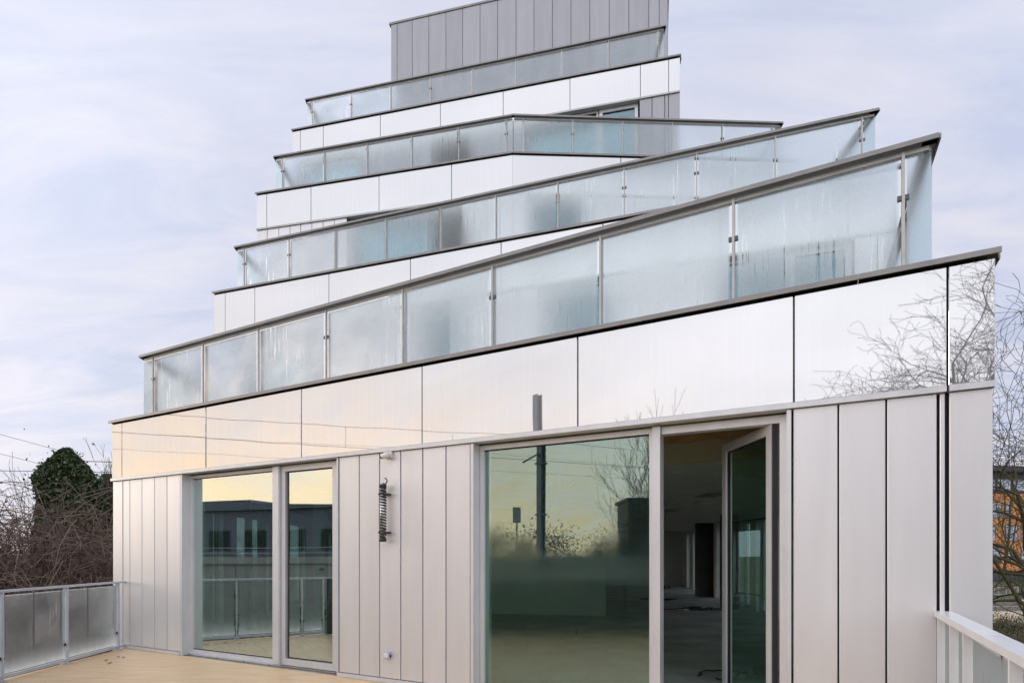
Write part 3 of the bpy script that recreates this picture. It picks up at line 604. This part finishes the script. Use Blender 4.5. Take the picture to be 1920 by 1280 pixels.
# ------------------------------------------------------------------ things on the lowest wall
def wall_lamp():
    s = F1.at(726.5); top, bot = 2.40, 1.71
    root = thing('wall_lamp', F1.pt(s, 0, bot), 'caged tube lamp with black ends fixed upright on the grey cladding', 'lamp')
    t = MB().tube([F1.pt(s, .085, z) for z in (bot + .03, top - .03)], .034, 14); t.build('tube', 'steel', root, True)
    for z in (bot, top - .045):
        m = MB(); m.tube([F1.pt(s, .085, z), F1.pt(s, .085, z + .006), F1.pt(s, .085, z + .04), F1.pt(s, .085, z + .045)], [.034, .046, .046, .036], 14); m.build('end_cap', 'black_plastic', root, True)
    pts = []
    for i in range(24 * 17 + 1):
        a = 2 * math.pi * i / 24; z = bot + .05 + (top - bot - .10) * i / (24 * 17)
        pts.append(F1.pt(s + .038 * math.cos(a), .085 + .038 * math.sin(a), z))
    MB().tube(pts, .0085, 5).build('spiral_guard', 'black_plastic', root, True)
    for z in (bot + .10, top - .13):
        m = MB(); m.box(F1.box(s - .05, s + .06, .004, .05, z, z + .022)); m.box(F1.box(s - .05, s - .036, .05, .11, z, z + .022)); m.box(F1.box(s + .036, s + .06, .05, .11, z, z + .022)); m.build('bracket', 'black_plastic', root)
    m = MB().tube([F1.pt(s + .03 + .035 * math.sin(a), .085, top + .035 - .035 * math.cos(a)) for a in [-.9 + .45 * i for i in range(10)]], .008, 6); m.build('cable_hook', 'black_plastic', root, True)
wall_lamp()
def sensor():
    s = F1.at(728); z = 2.72; root = thing('motion_sensor', F1.pt(s, 0, z), 'small cream motion sensor on the cladding above the tube lamp', 'sensor')
    lbox('back_box', F1, s - .045, s + .075, .0, .03, z, z + .075, 'white_plastic', root)
    MB().tube([F1.pt(s + .04, .03, z + .035), F1.pt(s + .035, .055, z + .03)], .012, 8).build('neck', 'white_plastic', root)
    MB().tube([F1.pt(s + .05, .045, z + .035), F1.pt(s + .02, .085, z + .02), F1.pt(s - .015, .105, z + .0)], [.028, .036, .030], 12).build('head', 'white_plastic', root, True)
    MB().tube([F1.pt(s - .0151, .1051, z), F1.pt(s - .03, .112, z - .008)], [.025, .010], 12).build('lens', 'black_plastic', root, True)
sensor()
def socket():
    s = F1.at(728.5); z = .30; root = thing('outdoor_socket', F1.pt(s, 0, z), 'small blue grey power socket low on the cladding below the tube lamp', 'socket')
    panel('housing', F1, s - .042, s + .042, .05, z, z + .085, 'blue_plastic', root, .054, 0, .01)
    panel('lid', F1, s - .032, s + .032, .062, z + .012, z + .07, 'white_plastic', root, .0115, 0, .008)
    lbox('cable_gland', F1, s + .0425, s + .052, .01, .03, z + .02, z + .05, 'black_plastic', root)
socket()

# ------------------------------------------------------------------ clutter on the floor of the room
def clutter(x, y, seed, label, n=5, cat='cable'):
    r = random.Random(seed); root = thing('cable_heap', (x, y, 0.0), label, cat)
    for k in range(n):
        pts = []; a = r.uniform(0, 6.28); px, py = x, y
        for i in range(14): a += r.uniform(-.8, .8); px += .09 * math.cos(a); py += .05 * math.sin(a); pts.append((px, py, .012 + .02 * k * r.random()))
        MB().tube(pts, .011, 5).build('cable', 'black_plastic', root, True)
    for k in range(3):
        bx, by = x + r.uniform(-.3, .3), y + r.uniform(-.15, .15); w, dd, h = r.uniform(.12, .3), r.uniform(.08, .16), r.uniform(.04, .1)
        MB().box([(bx + sx * w / 2, by + sy * dd / 2, z) for z in (.001, h) for sx, sy in ((-1, -1), (1, -1), (1, 1), (-1, 1))]).build('box', 'bulkhead' if k == 1 else 'black_plastic', root)
clutter(3.15, 7.6, 1, 'heap of black cables and boxes on the floor behind the open door')
clutter(5.1, 16.6, 2, 'dark tool parts lying farther in on the grey screed floor')
clutter(4.7, 20.3, 3, 'black tray and cable lying across the screed near the dark column')
clutter(7.2, 27.2, 4, 'loose cables lying near the end wall of the dim room')
clutter(-2.75, 11.0, 5, 'cables on the floor inside the closed glass door')

# ------------------------------------------------------------------ bare trees, ivy, brambles
def limb(mb, r, p, d, rad, length, depth, spread, gnarl, up, twig, sides):
    n = max(3, int(5 if depth > 1 else 4)); pts = [p]; rads = [rad]; cur = p.copy(); dr = d.copy()
    for i in range(n):
        dr = (dr + Vector((r.gauss(0, gnarl), r.gauss(0, gnarl), r.gauss(0, gnarl) + up))).normalized()
        cur = cur + dr * (length / n); pts.append(cur.copy()); rads.append(max(twig, rad * (1 - .5 * (i + 1) / n)))
    mb.tube(pts, rads, sides if depth > 2 else (4 if depth > 1 else 3), cap=False)
    if depth <= 0: return
    kids = r.choice((3, 4)) if depth > 1 else r.choice((2, 3, 4))
    for k in range(kids):
        i = n if k == 0 else r.randint(1, n); ax = dr.orthogonal().normalized(); ax.rotate(Matrix.Rotation(r.uniform(0, 6.28), 3, dr))
        nd = (pts[i] - pts[i - 1]).normalized(); nd.rotate(Matrix.Rotation(r.uniform(.35, 1.0) * spread * (0.5 if k == 0 else 1), 3, ax))
        limb(mb, r, pts[i], nd, max(twig, rads[i] * r.uniform(.6, .8)), length * r.uniform(.55, .85), depth - 1, spread, gnarl, up, twig, sides)
def bare_tree(base, height, seed, label, group=None, depth=5, rad=.16, spread=.9, gnarl=.16, up=.05, twig=.006, lean=(0, 0), mat='bark', first=.3, n_limbs=5, name='bare_tree'):
    r = random.Random(seed); base = Vector(base); root = thing(name, base, label, 'tree', group)
    top = base + Vector((lean[0], lean[1], height * first)); mid = (base + top) / 2 + Vector((r.uniform(-.1, .1), r.uniform(-.1, .1), 0))
    t = MB().tube([base - Vector((0, 0, .1)), mid, top], [rad * 1.25, rad * 1.05, rad * .9], 8); t.build('trunk', mat, root, True)
    mb = MB()
    for k in range(n_limbs):
        a = 6.28 * (k + r.uniform(-.3, .3)) / n_limbs; tilt = r.uniform(.15, .75) * spread
        dv = Vector((math.cos(a) * math.sin(tilt), math.sin(a) * math.sin(tilt), math.cos(tilt)))
        limb(mb, r, top - Vector((0, 0, r.uniform(0, height * first * .35))), dv, rad * r.uniform(.5, .75), height * .34, depth - 1, spread, gnarl, up, twig, 6)
    mb.build('crown', mat, root, True); return root
def leaves(mb, r, p, size):
    n = Vector((r.gauss(0, 1), r.gauss(0, 1), r.gauss(.3, 1))).normalized(); a = n.orthogonal().normalized(); a.rotate(Matrix.Rotation(r.uniform(0, 6.28), 3, n)); b = n.cross(a)
    s = size * r.uniform(.6, 1.3); q = [p + a * s, p + b * s * .7 + n * s * .15, p - a * s, p - b * s * .7 + n * s * .15]
    i = len(mb.v); mb.v += [tuple(x) for x in q]; mb.f.append((i, i + 1, i + 2, i + 3))
def ivy_tree(base, prof, count, size, seed, label, mat='ivy_leaf', name='ivy_covered_tree', cat='tree', group=None):
    """prof: (height, radius, dx) rings of the ivy mantle"""
    r = random.Random(seed); base = Vector(base); root = thing(name, base, label, cat, group); top = prof[-1]
    MB().tube([base + Vector((p[2], 0, p[0])) for p in prof], [max(.05, .22 * (1 - .8 * i / len(prof))) for i in range(len(prof))], 8).build('trunk', 'bark', root, True)
    mb = MB(); lump = [(r.uniform(0, 6.28), r.uniform(prof[0][0], top[0]), r.uniform(.22, .5), r.uniform(-.32, .38)) for _ in range(70)]
    for _ in range(count):
        h = prof[0][0] + (top[0] - prof[0][0]) * r.random(); i = max(j for j in range(len(prof)) if prof[j][0] <= h); j = min(i + 1, len(prof) - 1)
        f = 0 if i == j else (h - prof[i][0]) / (prof[j][0] - prof[i][0]); rad = prof[i][1] * (1 - f) + prof[j][1] * f; dx = prof[i][2] * (1 - f) + prof[j][2] * f
        a = r.uniform(0, 6.28); bump = 0
        for la, lh, lw, lv in lump:
            da = (a - la + math.pi) % (2 * math.pi) - math.pi; bump += lv * min(1, (rad / 1.25) ** 2) * math.exp(-((da * rad) ** 2 + (h - lh) ** 2) / (2 * lw * lw))
        rr = (rad + bump) * (1 - abs(r.gauss(0, .10))) + r.gauss(0, .03)
        if r.random() < .05: rr += min(.26, r.expovariate(9)); h += r.gauss(0, .05)
        leaves(mb, r, base + Vector((dx + rr * math.cos(a), rr * math.sin(a), h)), size)
    mb.build('crown', mat, root); return root
def bramble(base, w, h, count, seed, label, group='brambles beyond the terrace railing', mat='bramble_stem'):
    r = random.Random(seed); base = Vector(base); root = thing('bramble_bush', base, label, 'bush', group); mb = MB()
    for _ in range(count):
        p = base + Vector((r.gauss(0, w * .4), r.gauss(0, w * .3), r.choice((0, 0, h * .25, h * .45)))); dv = Vector((r.gauss(0, .55), r.gauss(0, .55), 1)).normalized()
        n = 8; top = base.z + h * r.uniform(.62, 1.05); pts = [p.copy()]; st = h * r.uniform(.10, .17)
        for i in range(n):
            pull = -.55 if p.z > top - h * .18 else .06
            dv = (dv + Vector((r.gauss(0, .33), r.gauss(0, .33), r.gauss(0, .25) + pull))).normalized(); p = p + dv * st; p.z = max(p.z, base.z + .05); pts.append(p.copy())
        r0 = r.uniform(.010, .022); mb.tube(pts, [r0 * (1 - .75 * i / n) + .003 for i in range(n + 1)], 3, False)
        for _k in range(4):
            i = r.randint(2, n); q = pts[i]; dd = (Vector((r.gauss(0, 1), r.gauss(0, 1), r.gauss(.1, .8))).normalized() + (pts[i] - pts[i - 1]).normalized() * .6).normalized(); L_ = r.uniform(.25, .8)
            mid = q + dd * L_ * .5 + Vector((r.gauss(0, .05), r.gauss(0, .05), r.gauss(0, .05)))
            mb.tube([q, mid, q + dd * L_ + Vector((0, 0, r.uniform(-.2, .1)))], [.007, .006, .003], 3, False)
    mb.build('stems', mat, root)
    lm = MB()
    for _ in range(count * 3): leaves(lm, r, base + Vector((r.gauss(0, w * .4), r.gauss(0, w * .3), abs(r.gauss(0, h * .4)))), .045)
    lm.build('dry_leaves', 'dry_leaf', root)
def px(u, v, y): return Vector(((u - CX) / FPX * y, y, EYE + (HOR - v) / FPX * y))
# left of the building
b = px(132, HOR, 23); ivy_tree((b.x, b.y, GZ), [(.2, 1.4, .3), (5.05, 1.34, .28), (6.72, 1.12, .10), (7.98, .84, -.12), (8.55, .60, -.16), (9.0, .28, -.18), (9.2, .06, -.18)], 64000, .068, 3, 'tall tree smothered in dark green ivy beyond the left railing')
b = px(203, HOR, 31); ivy_tree((b.x, b.y, GZ), [(5.2, .3, 0), (6.2, .75, .1), (7.5, .85, .15), (8.6, .6, .1), (9.3, .2, 0)], 9000, .07, 8, 'smaller ivy clump on a bare tree next to the left wall corner')
bare_tree((px(196, HOR, 30.5).x, 30.5, GZ), 8.8, 21, 'slim leafless tree rising beside the left wall corner', 'bare trees by the railway', 5, .12, .55, .1, .08, .008)
bare_tree((px(90, HOR, 24.2).x, 24.2, GZ), 7.6, 22, 'thin leafless tree poking out above the ivy', 'bare trees by the railway', 4, .09, .6, .12, .08, .006)
for k, (u, yy, w, h, c) in enumerate(((-40, 17.5, 2.4, 6.1, 560), (30, 18.5, 2.3, 6.6, 560), (100, 18.0, 2.2, 6.5, 560), (160, 18.5, 1.7, 4.7, 420), (60, 16.2, 2.0, 5.2, 480), (-5, 16.0, 2.0, 5.1, 480), (140, 16.3, 1.8, 4.2, 380))):
    q = px(u, HOR, yy); bramble((q.x, yy, GZ), w, h, c, 40 + k, 'tangled brown bramble bush behind the terrace railing')

def mirror(p, ln=F1):
    v = Vector(p[:2]); dd = (v - ln.p0).dot(ln.n); v = v - 2 * dd * ln.n; return Vector((v.x, v.y, p[2]))

# catenary masts and overhead wires
def mast(base, ztop, arm_dir, arm_z, label, reach=3.0, w=.17, up=1.1):
    base = Vector(base); root = thing('catenary_mast', base, label, 'mast', 'railway masts'); ad = Vector((arm_dir[0], arm_dir[1], 0)).normalized(); sd = Vector((-ad.y, ad.x, 0))
    m = MB()
    def beam(p, q, hw, hd):
        p, q = Vector(p), Vector(q); ax = (q - p).normalized(); a = sd if abs(ax.dot(sd)) < .9 else ad; a = (a - ax * a.dot(ax)).normalized(); b_ = ax.cross(a)
        return [tuple(p + a * sx * hw + b_ * sy * hd) for sx, sy in ((-1, -1), (1, -1), (1, 1), (-1, 1))] + [tuple(q + a * sx * hw + b_ * sy * hd) for sx, sy in ((-1, -1), (1, -1), (1, 1), (-1, 1))]
    t = Vector((base.x, base.y, ztop))
    m.box(beam(base + ad * w * .75, t + ad * w * .75, w, .02)); m.box(beam(base - ad * w * .75, t - ad * w * .75, w, .02)); m.box(beam(base, t, .012, w * .7)); m.build('pole', 'mast_steel', root)
    for z in (arm_z, arm_z + up + .1, arm_z - 2.2): MB().box(beam((base.x, base.y, z), (base.x, base.y, z + .07), w * 1.35, w * 1.3)).build('collar', 'mast_steel', root)
    a0 = Vector((base.x, base.y, arm_z)); tip = a0 + ad * reach
    m = MB().tube([a0 + Vector((0, 0, up * .6)), tip], .035, 6); m.tube([a0 + Vector((0, 0, up * .6)), a0 + ad * .22 + Vector((0, 0, up * .3)), a0 + ad * .16], .03, 6); m.tube([a0 + Vector((0, 0, up + .15)), tip + Vector((0, 0, up + .12))], .03, 6); m.build('arm', 'mast_steel', root)
    m = MB()
    for k in range(6): q = tip + Vector((0, 0, up + .08 - k * .05)); m.tube([q, q - Vector((0, 0, .025)), q - Vector((0, 0, .05))], [.03, .075, .03], 8)
    m.build('insulator', 'insulator', root); return root
def wire(p, q, sag, label, rad=.012, n=24, group='overhead railway wires'):
    p, q = Vector(p), Vector(q); pts = [p.lerp(q, i / n) - Vector((0, 0, 4 * sag * (i / n) * (1 - i / n))) for i in range(n + 1)]
    return tag(MB().tube(pts, rad, 5).build('overhead_wire', 'wire'), label, 'wire', group), pts
q = px(128, 838, 40); ml = mast((q.x, q.y, GZ), q.z, (1, .1), px(0, 898, 40).z, 'steel railway mast rising behind the ivy covered tree', 3.2, .12)
tipx = q.x + 3.2
c1, _ = wire((-75, 30, px(0, 872, 40).z + .6), (tipx, 40.3, px(0, 884, 40).z), .5, 'thin upper overhead wire crossing the sky left of the ivy tree', .02)
c2, _ = wire((-75, 30, px(0, 900, 40).z + .4), (tipx, 40.3, px(0, 908, 40).z), .1, 'thin lower overhead wire crossing the sky left of the ivy tree', .02)
# the railway reflected in the facade: set out behind the viewer where its mirror image stands in the glass
V = lambda u, v, y: mirror(px(u, v, y))
mb_ = V(1008, HOR, 25); armdir = mirror((mb_.x, mb_.y, 0)) * 0
vm = Vector(((1008 - CX) / FPX * 25, 25)); vt = Vector((1, .40)).normalized(); vnrm = Vector((-vt.y, vt.x))
def vline(s, o, z): p = vm + vt * s + vnrm * o; return mirror((p.x, p.y, z))
zc_ = px(0, 868, 25).z; zm_ = px(0, 829, 25).z
ar = vline(0, -2.6, 0) - vline(0, 0, 0)
ar2 = vline(-2.6, -.6, 0) - vline(0, 0, 0)
mast((mb_.x, mb_.y, GZ), px(0, 738, 25).z, (ar2.x, ar2.y), zc_, 'tall steel railway mast mirrored in the large window', .95, .15, zm_ - zc_)
for (off, sg, zz, lab) in ((-.9, .25, zm_, 'upper railway wire mirrored in the large window'), (-.9, .02, zc_, 'lower railway wire mirrored in the large window'), (4.5, .25, zm_ + .3, 'farther upper railway wire mirrored in the white fascia'), (4.5, .02, zc_ + .3, 'farther lower railway wire mirrored in the white fascia')):
    wire(vline(-34, off, zz), vline(-1.5, off, zz), sg, lab, .0085 if off < 0 else .0055); wire(vline(-1.5, off, zz), vline(34, off, zz), sg, lab, .0085 if off < 0 else .0055)
for s in (-8, -4, 2, 6, 10, 14):
    a, b_ = vline(s, -.9, zm_ - .12), vline(s, -.9, zc_); tag(MB().tube([a, b_], .007, 4).build('dropper_wire', 'wire'), 'short upright dropper between the two mirrored railway wires', 'wire', 'droppers of the overhead line')
# concrete parapet wall of the railway
def concrete_wall():
    root = thing('concrete_parapet', vline(-30, 2, GZ), 'long weathered concrete parapet wall of the railway, mirrored in the left window', 'wall')
    for k in range(13):
        a, b_ = vline(-32 + 4.0 * k, 1.2, 0), vline(-32 + 4.0 * k + 3.98, 1.2, 0); ln = Line(a, b_)
        lbox('wall_panel', ln, 0, ln.len, -.1, .1, GZ, 1.22, 'concrete', root); lbox('cap', ln, -.01, ln.len + .01, -.2, .2, 1.225, 1.48, 'concrete', root)
concrete_wall()
# long low grey building mirrored in the left window
def low_building():
    yv = 46; pL, pR = V(250, HOR, yv + 6), V(660, HOR, yv - 2); ln = Line(pR, pL); 
    root = thing('low_industrial_building', (pL.x, pL.y, GZ), 'long low grey industrial building with a shallow roof, mirrored in the left window', 'building')
    zt = 5.2; lbox('wall', ln, 0, ln.len, -14, 0, GZ, zt, 'grey_sheet', root)
    a = ln.len
    rf = MB()
    for (s0, s1, zA, zB) in ((-.4, a * .42, zt + .1, zt + .55), (a * .42, a * .70, zt + .8, zt + .8), (a * .70, a + .4, zt + .8, zt + .05)):
        v = ln.box(s0, s1, -14.4, .4, zt + .002, zt + .3); v = v[:4] + [(v[4][0], v[4][1], zA), (v[5][0], v[5][1], zB), (v[6][0], v[6][1], zB), (v[7][0], v[7][1], zA)]; rf.box(v)
    rf.build('roof', 'grey_sheet', root)
    n = 6
    for k in range(n):
        s = a * (k + .18) / n; w = lbox('window', ln, s, s + a / n * .62, .0, .05, 1.9, 3.6, 'slate', root)
        lbox('pane', ln, s + .1, s + a / n * .62 - .1, .051, .06, 2.0, 3.5, 'dark_pane', w)
    for z in (1.25, 1.7, 2.1): lbox('guard_rail', ln, 0, a, .9, .95, z, z + .05, 'fence_metal', root)
low_building()
def dark_box():
    p0, p1 = V(1176, HOR, 38), V(1300, HOR, 38); ln = Line(p1, p0) if Line(p1, p0).n.dot(-Vector(p0[:2])) > 0 else Line(p0, p1)
    root = thing('signal_cabin', (p0.x, p0.y, GZ), 'dark square cabin beside a bare tree, mirrored at the edge of the large window', 'building')
    lbox('wall', ln, 0, ln.len, -4, 0, GZ, px(0, 938, 38).z, 'slate', root); lbox('roof', ln, -.15, ln.len + .15, -4.15, .15, px(0, 938, 38).z + .002, px(0, 936, 38).z + .12, 'slate', root)
    for s in (.8, 2.4): w = lbox('window', ln, s, s + 1.1, 0, .04, 1.6, 3.0, 'mast_steel', root); lbox('pane', ln, s + .08, s + 1.02, .041, .05, 1.68, 2.92, 'far_glass', w)
dark_box()
def signal():
    p = V(963, HOR, 30); root = thing('railway_signal', (p.x, p.y, GZ), 'small railway signal board on a thin post, mirrored in the large window', 'signal')
    zt = px(0, 950, 30).z; MB().tube([p + Vector((0, 0, GZ - EYE)), Vector((p.x, p.y, zt))], .04, 6).build('post', 'mast_steel', root)
    f = (Vector((0, 8, 0)) - p); f.z = 0; f.normalize(); sd = Vector((-f.y, f.x, 0)); c = Vector((p.x, p.y, zt - .4)) + f * .07
    MB().box([tuple(c + sd * sx * .2 + f * sy * .03 + Vector((0, 0, z))) for z in (-.4, .4) for sx, sy in ((-1, -1), (1, -1), (1, 1), (-1, 1))]).build('board', 'fence_metal', root)
signal()
def treeline():
    r = random.Random(5); mb = MB()
    for k in range(420):
        s = r.uniform(-4, 40); dpt = r.uniform(10, 26); cz = r.uniform(-1.0, 2.7) + (.5 * math.sin(s * .35)); w = r.uniform(.8, 1.5)
        c = vline(s, dpt, cz)
        for _ in range(260): leaves(mb, r, c + Vector((r.gauss(0, w * .5), r.gauss(0, w * .5), r.gauss(-.2, w * .5))), .065)
    o = mb.build('distant_wood', 'dry_leaf'); tag(o, 'brown winter wood beyond the railway, mirrored in the large window', 'wood', kind='stuff')
    mb = MB()
    for k in range(260):
        s = r.uniform(-34, 40); c = vline(s, r.uniform(-7.5, .6), r.uniform(GZ, -.4))
        for _ in range(90): leaves(mb, r, c + Vector((r.gauss(0, .7), r.gauss(0, .7), r.gauss(0, .5))), .11)
    o = mb.build('embankment_scrub', 'ivy_leaf'); tag(o, 'dark ivy scrub at the foot of the railway wall', 'scrub', kind='stuff')
treeline()
p = V(1216, HOR, 33); bare_tree((p.x, p.y, GZ), 10.6, 31, 'leafless tree beside the dark cabin, mirrored in the large window', 'bare trees behind the viewer', 5, .13, .7, .1, .1, .009)
p = V(1900, HOR, 25); bare_tree((p.x, p.y, GZ), 15.5, 32, 'large leafless tree mirrored in the right end of the white fascia', 'bare trees behind the viewer', 6, .46, .92, .27, .02, .008, first=.45, n_limbs=9)

# ------------------------------------------------------------------ right of the building
bare_tree((px(2010, HOR, 15).x, 15, GZ), 11.4, 52, 'leafless tree with crooked twigs right of the building, before the orange block', 'bare trees by the orange building', 6, .13, 1.1, .22, .01, .005, first=.30, n_limbs=9, mat='bark_mossy')
bare_tree((px(1925, HOR, 26).x, 26, GZ), 8.5, 53, 'small leafless tree in front of the orange block', 'bare trees by the orange building', 5, .09, 1.0, .2, .02, .006, first=.25, n_limbs=4)
def orange_block():
    yv = 110; x0 = (1835 - CX) / FPX * yv; x1 = x0 + 34; ln = Line((x0, yv), (x1, yv + 6)); root = thing('orange_apartment_block', (x0, yv, GZ), 'orange rendered block with dark window bays and a slate attic storey', 'building')
    zz = lambda v: px(0, v, yv).z
    lbox('ground_storey', ln, 0, ln.len, -12, -.6, GZ, zz(1070), 'slate', root)
    lbox('wall', ln, 0, ln.len, -12, 0, zz(1070) + .002, zz(924), 'orange_render', root)
    lbox('attic', ln, .3, ln.len - .3, -12, -1.0, zz(924) + .002, zz(882), 'slate', root); lbox('roof', ln, -.8, ln.len + .8, -12.5, .6, zz(882) + .002, zz(872), 'slate', root)
    for k in range(9):
        s = 2.35 + 3.55 * k
        for j, (va, vb) in enumerate(((940, 970), (983, 1014), (1025, 1056))):
            wd = 1.35 if (k + j) % 2 else 2.7
            w = lbox('window', ln, s, s + wd, .002, .06, zz(vb), zz(va), 'slate', root); lbox('pane', ln, s + .12, s + wd - .12, .062, .08, zz(vb) + .12, zz(va) - .12, 'far_glass', w)
            if j == 0: lbox('blind', ln, s + .12, s + wd - .12, .081, .1, zz(va) - .9, zz(va) - .14, 'far_white', w)
        w = lbox('window', ln, s - .6, s + 2.4, -1.0, -.94, zz(917), zz(895), 'mast_steel', root); lbox('pane', ln, s - .5, s + 2.3, -.939, -.92, zz(916), zz(896), 'far_glass', w)
        lbox('glazed_bay', ln, s - .5, s + 2.5, -.599, -.55, GZ + .3, zz(1074), 'far_glass', root)
orange_block()
def sheet(name, pts, z, mat): m = MB(); m.prism(pts, z - .05, z); tag(m.build(name, mat), kind='structure')
sheet('sand_path', [(32, 42), (90, 44), (110, 66), (48, 66)], GZ + .05, 'sand')
for yy in (52.5, 57.5):
    lk = Line((36, yy), (100, yy + 2)); o = lbox('stone_kerb', lk, 0, lk.len, -.3, .3, GZ, GZ + .42, 'kerb', None); tag(o, 'low dark stone kerb crossing the sandy path' + (', nearer the shrubs' if yy < 55 else ', nearer the white fence'), 'kerb', 'kerbs on the sandy path')
def fence():
    ln = Line((52, 72), (96, 74)); root = thing('metal_fence', (52, 72, GZ), 'pale metal fence of upright bars before the orange block', 'fence')
    for z in (.15, 1.05): lbox('rail', ln, 0, ln.len, -.02, .02, GZ + z, GZ + z + .06, 'fence_metal', root)
    n = 88
    for k in range(n): lbox('bar', ln, k * ln.len / n, k * ln.len / n + .04, -.019, .019, GZ + .02, GZ + 1.04 if k % 8 else GZ + 1.2, 'fence_metal', root)
fence()
for k, (u, yy, w, h) in enumerate(((1868, 37, 1.2, 1.3), (1890, 36, 1.3, 1.2), (1912, 35, 1.3, 1.0), (1935, 36, 1.3, 1.3), (1880, 33, 1.2, .7), (1905, 31, 1.2, .6), (1930, 32, 1.2, .7))):
    q = px(u, HOR, yy); rr_ = random.Random(70 + k); root = thing('low_shrub', (q.x, yy, GZ), 'low olive and brown shrub at the edge of the sandy path', 'shrub', 'shrubs along the sandy path'); lm = MB(); tm = MB()
    for _ in range(2600): leaves(lm, rr_, Vector((q.x + rr_.gauss(0, w * .5), yy + rr_.gauss(0, w * .5), GZ + abs(rr_.gauss(0, h * .45)))), .05)
    for _ in range(60): a = rr_.uniform(0, 6.28); tm.tube([(q.x, yy, GZ), (q.x + math.cos(a) * w * .5, yy + math.sin(a) * w * .5, GZ + h * rr_.uniform(.5, 1.1))], [.02, .006], 3, False)
    lm.build('foliage', 'shrub_leaf', root); tm.build('stems', 'bramble_stem', root)
# pale buildings far beyond the left trees
for k, (u0, u1, v, yy) in enumerate(((150, 230, 986, 120),)):
    a, b_ = px(u0, HOR, yy), px(u1, HOR, yy); ln = Line((a.x, yy), (b_.x, yy)); root = thing('pale_house', (a.x, yy, GZ), 'pale far house seen between the ivy tree and the wall corner', 'house')
    lbox('wall', ln, 0, ln.len, -8, 0, GZ, px(0, v + 4, yy).z, 'far_white', root)
    m = MB(); zt_ = px(0, v + 4, yy).z; v8 = ln.box(-.4, ln.len + .4, -8.4, .4, zt_ + .002, zt_ + .25); m.box(v8); m.build('roof', 'slate', root)
    for j in range(3): w = lbox('window', ln, 1 + j * 2.6, 2.3 + j * 2.6, .001, .05, GZ + 4.5, GZ + 6, 'slate', root)
# fallen leaves on the terrace
for k, (u, v) in enumerate(((222, 1231), (205, 1243), (232, 1232), (198, 1238))):
    yy = EYE * FPX / (v - HOR); q = px(u, v, yy); r_ = random.Random(k); a = r_.uniform(0, 6.28); L_ = .035
    vts = [(q.x + math.cos(a + t) * L_ * s_, q.y + math.sin(a + t) * L_ * s_, .002 + zz) for t, s_, zz in ((0, 1.2, .012), (1.2, .6, .004), (3.14, 1.1, .010), (4.9, .6, .003))]
    vts += [(x, y, z + .0015) for x, y, z in vts]
    tag(obj('fallen_leaf', vts, [(3, 2, 1, 0), (4, 5, 6, 7), (0, 1, 5, 4), (1, 2, 6, 5), (2, 3, 7, 6), (3, 0, 4, 7)], 'dry_leaf'), 'curled brown leaf lying on the wooden terrace by the left railing', 'leaf', 'fallen leaves on the terrace')
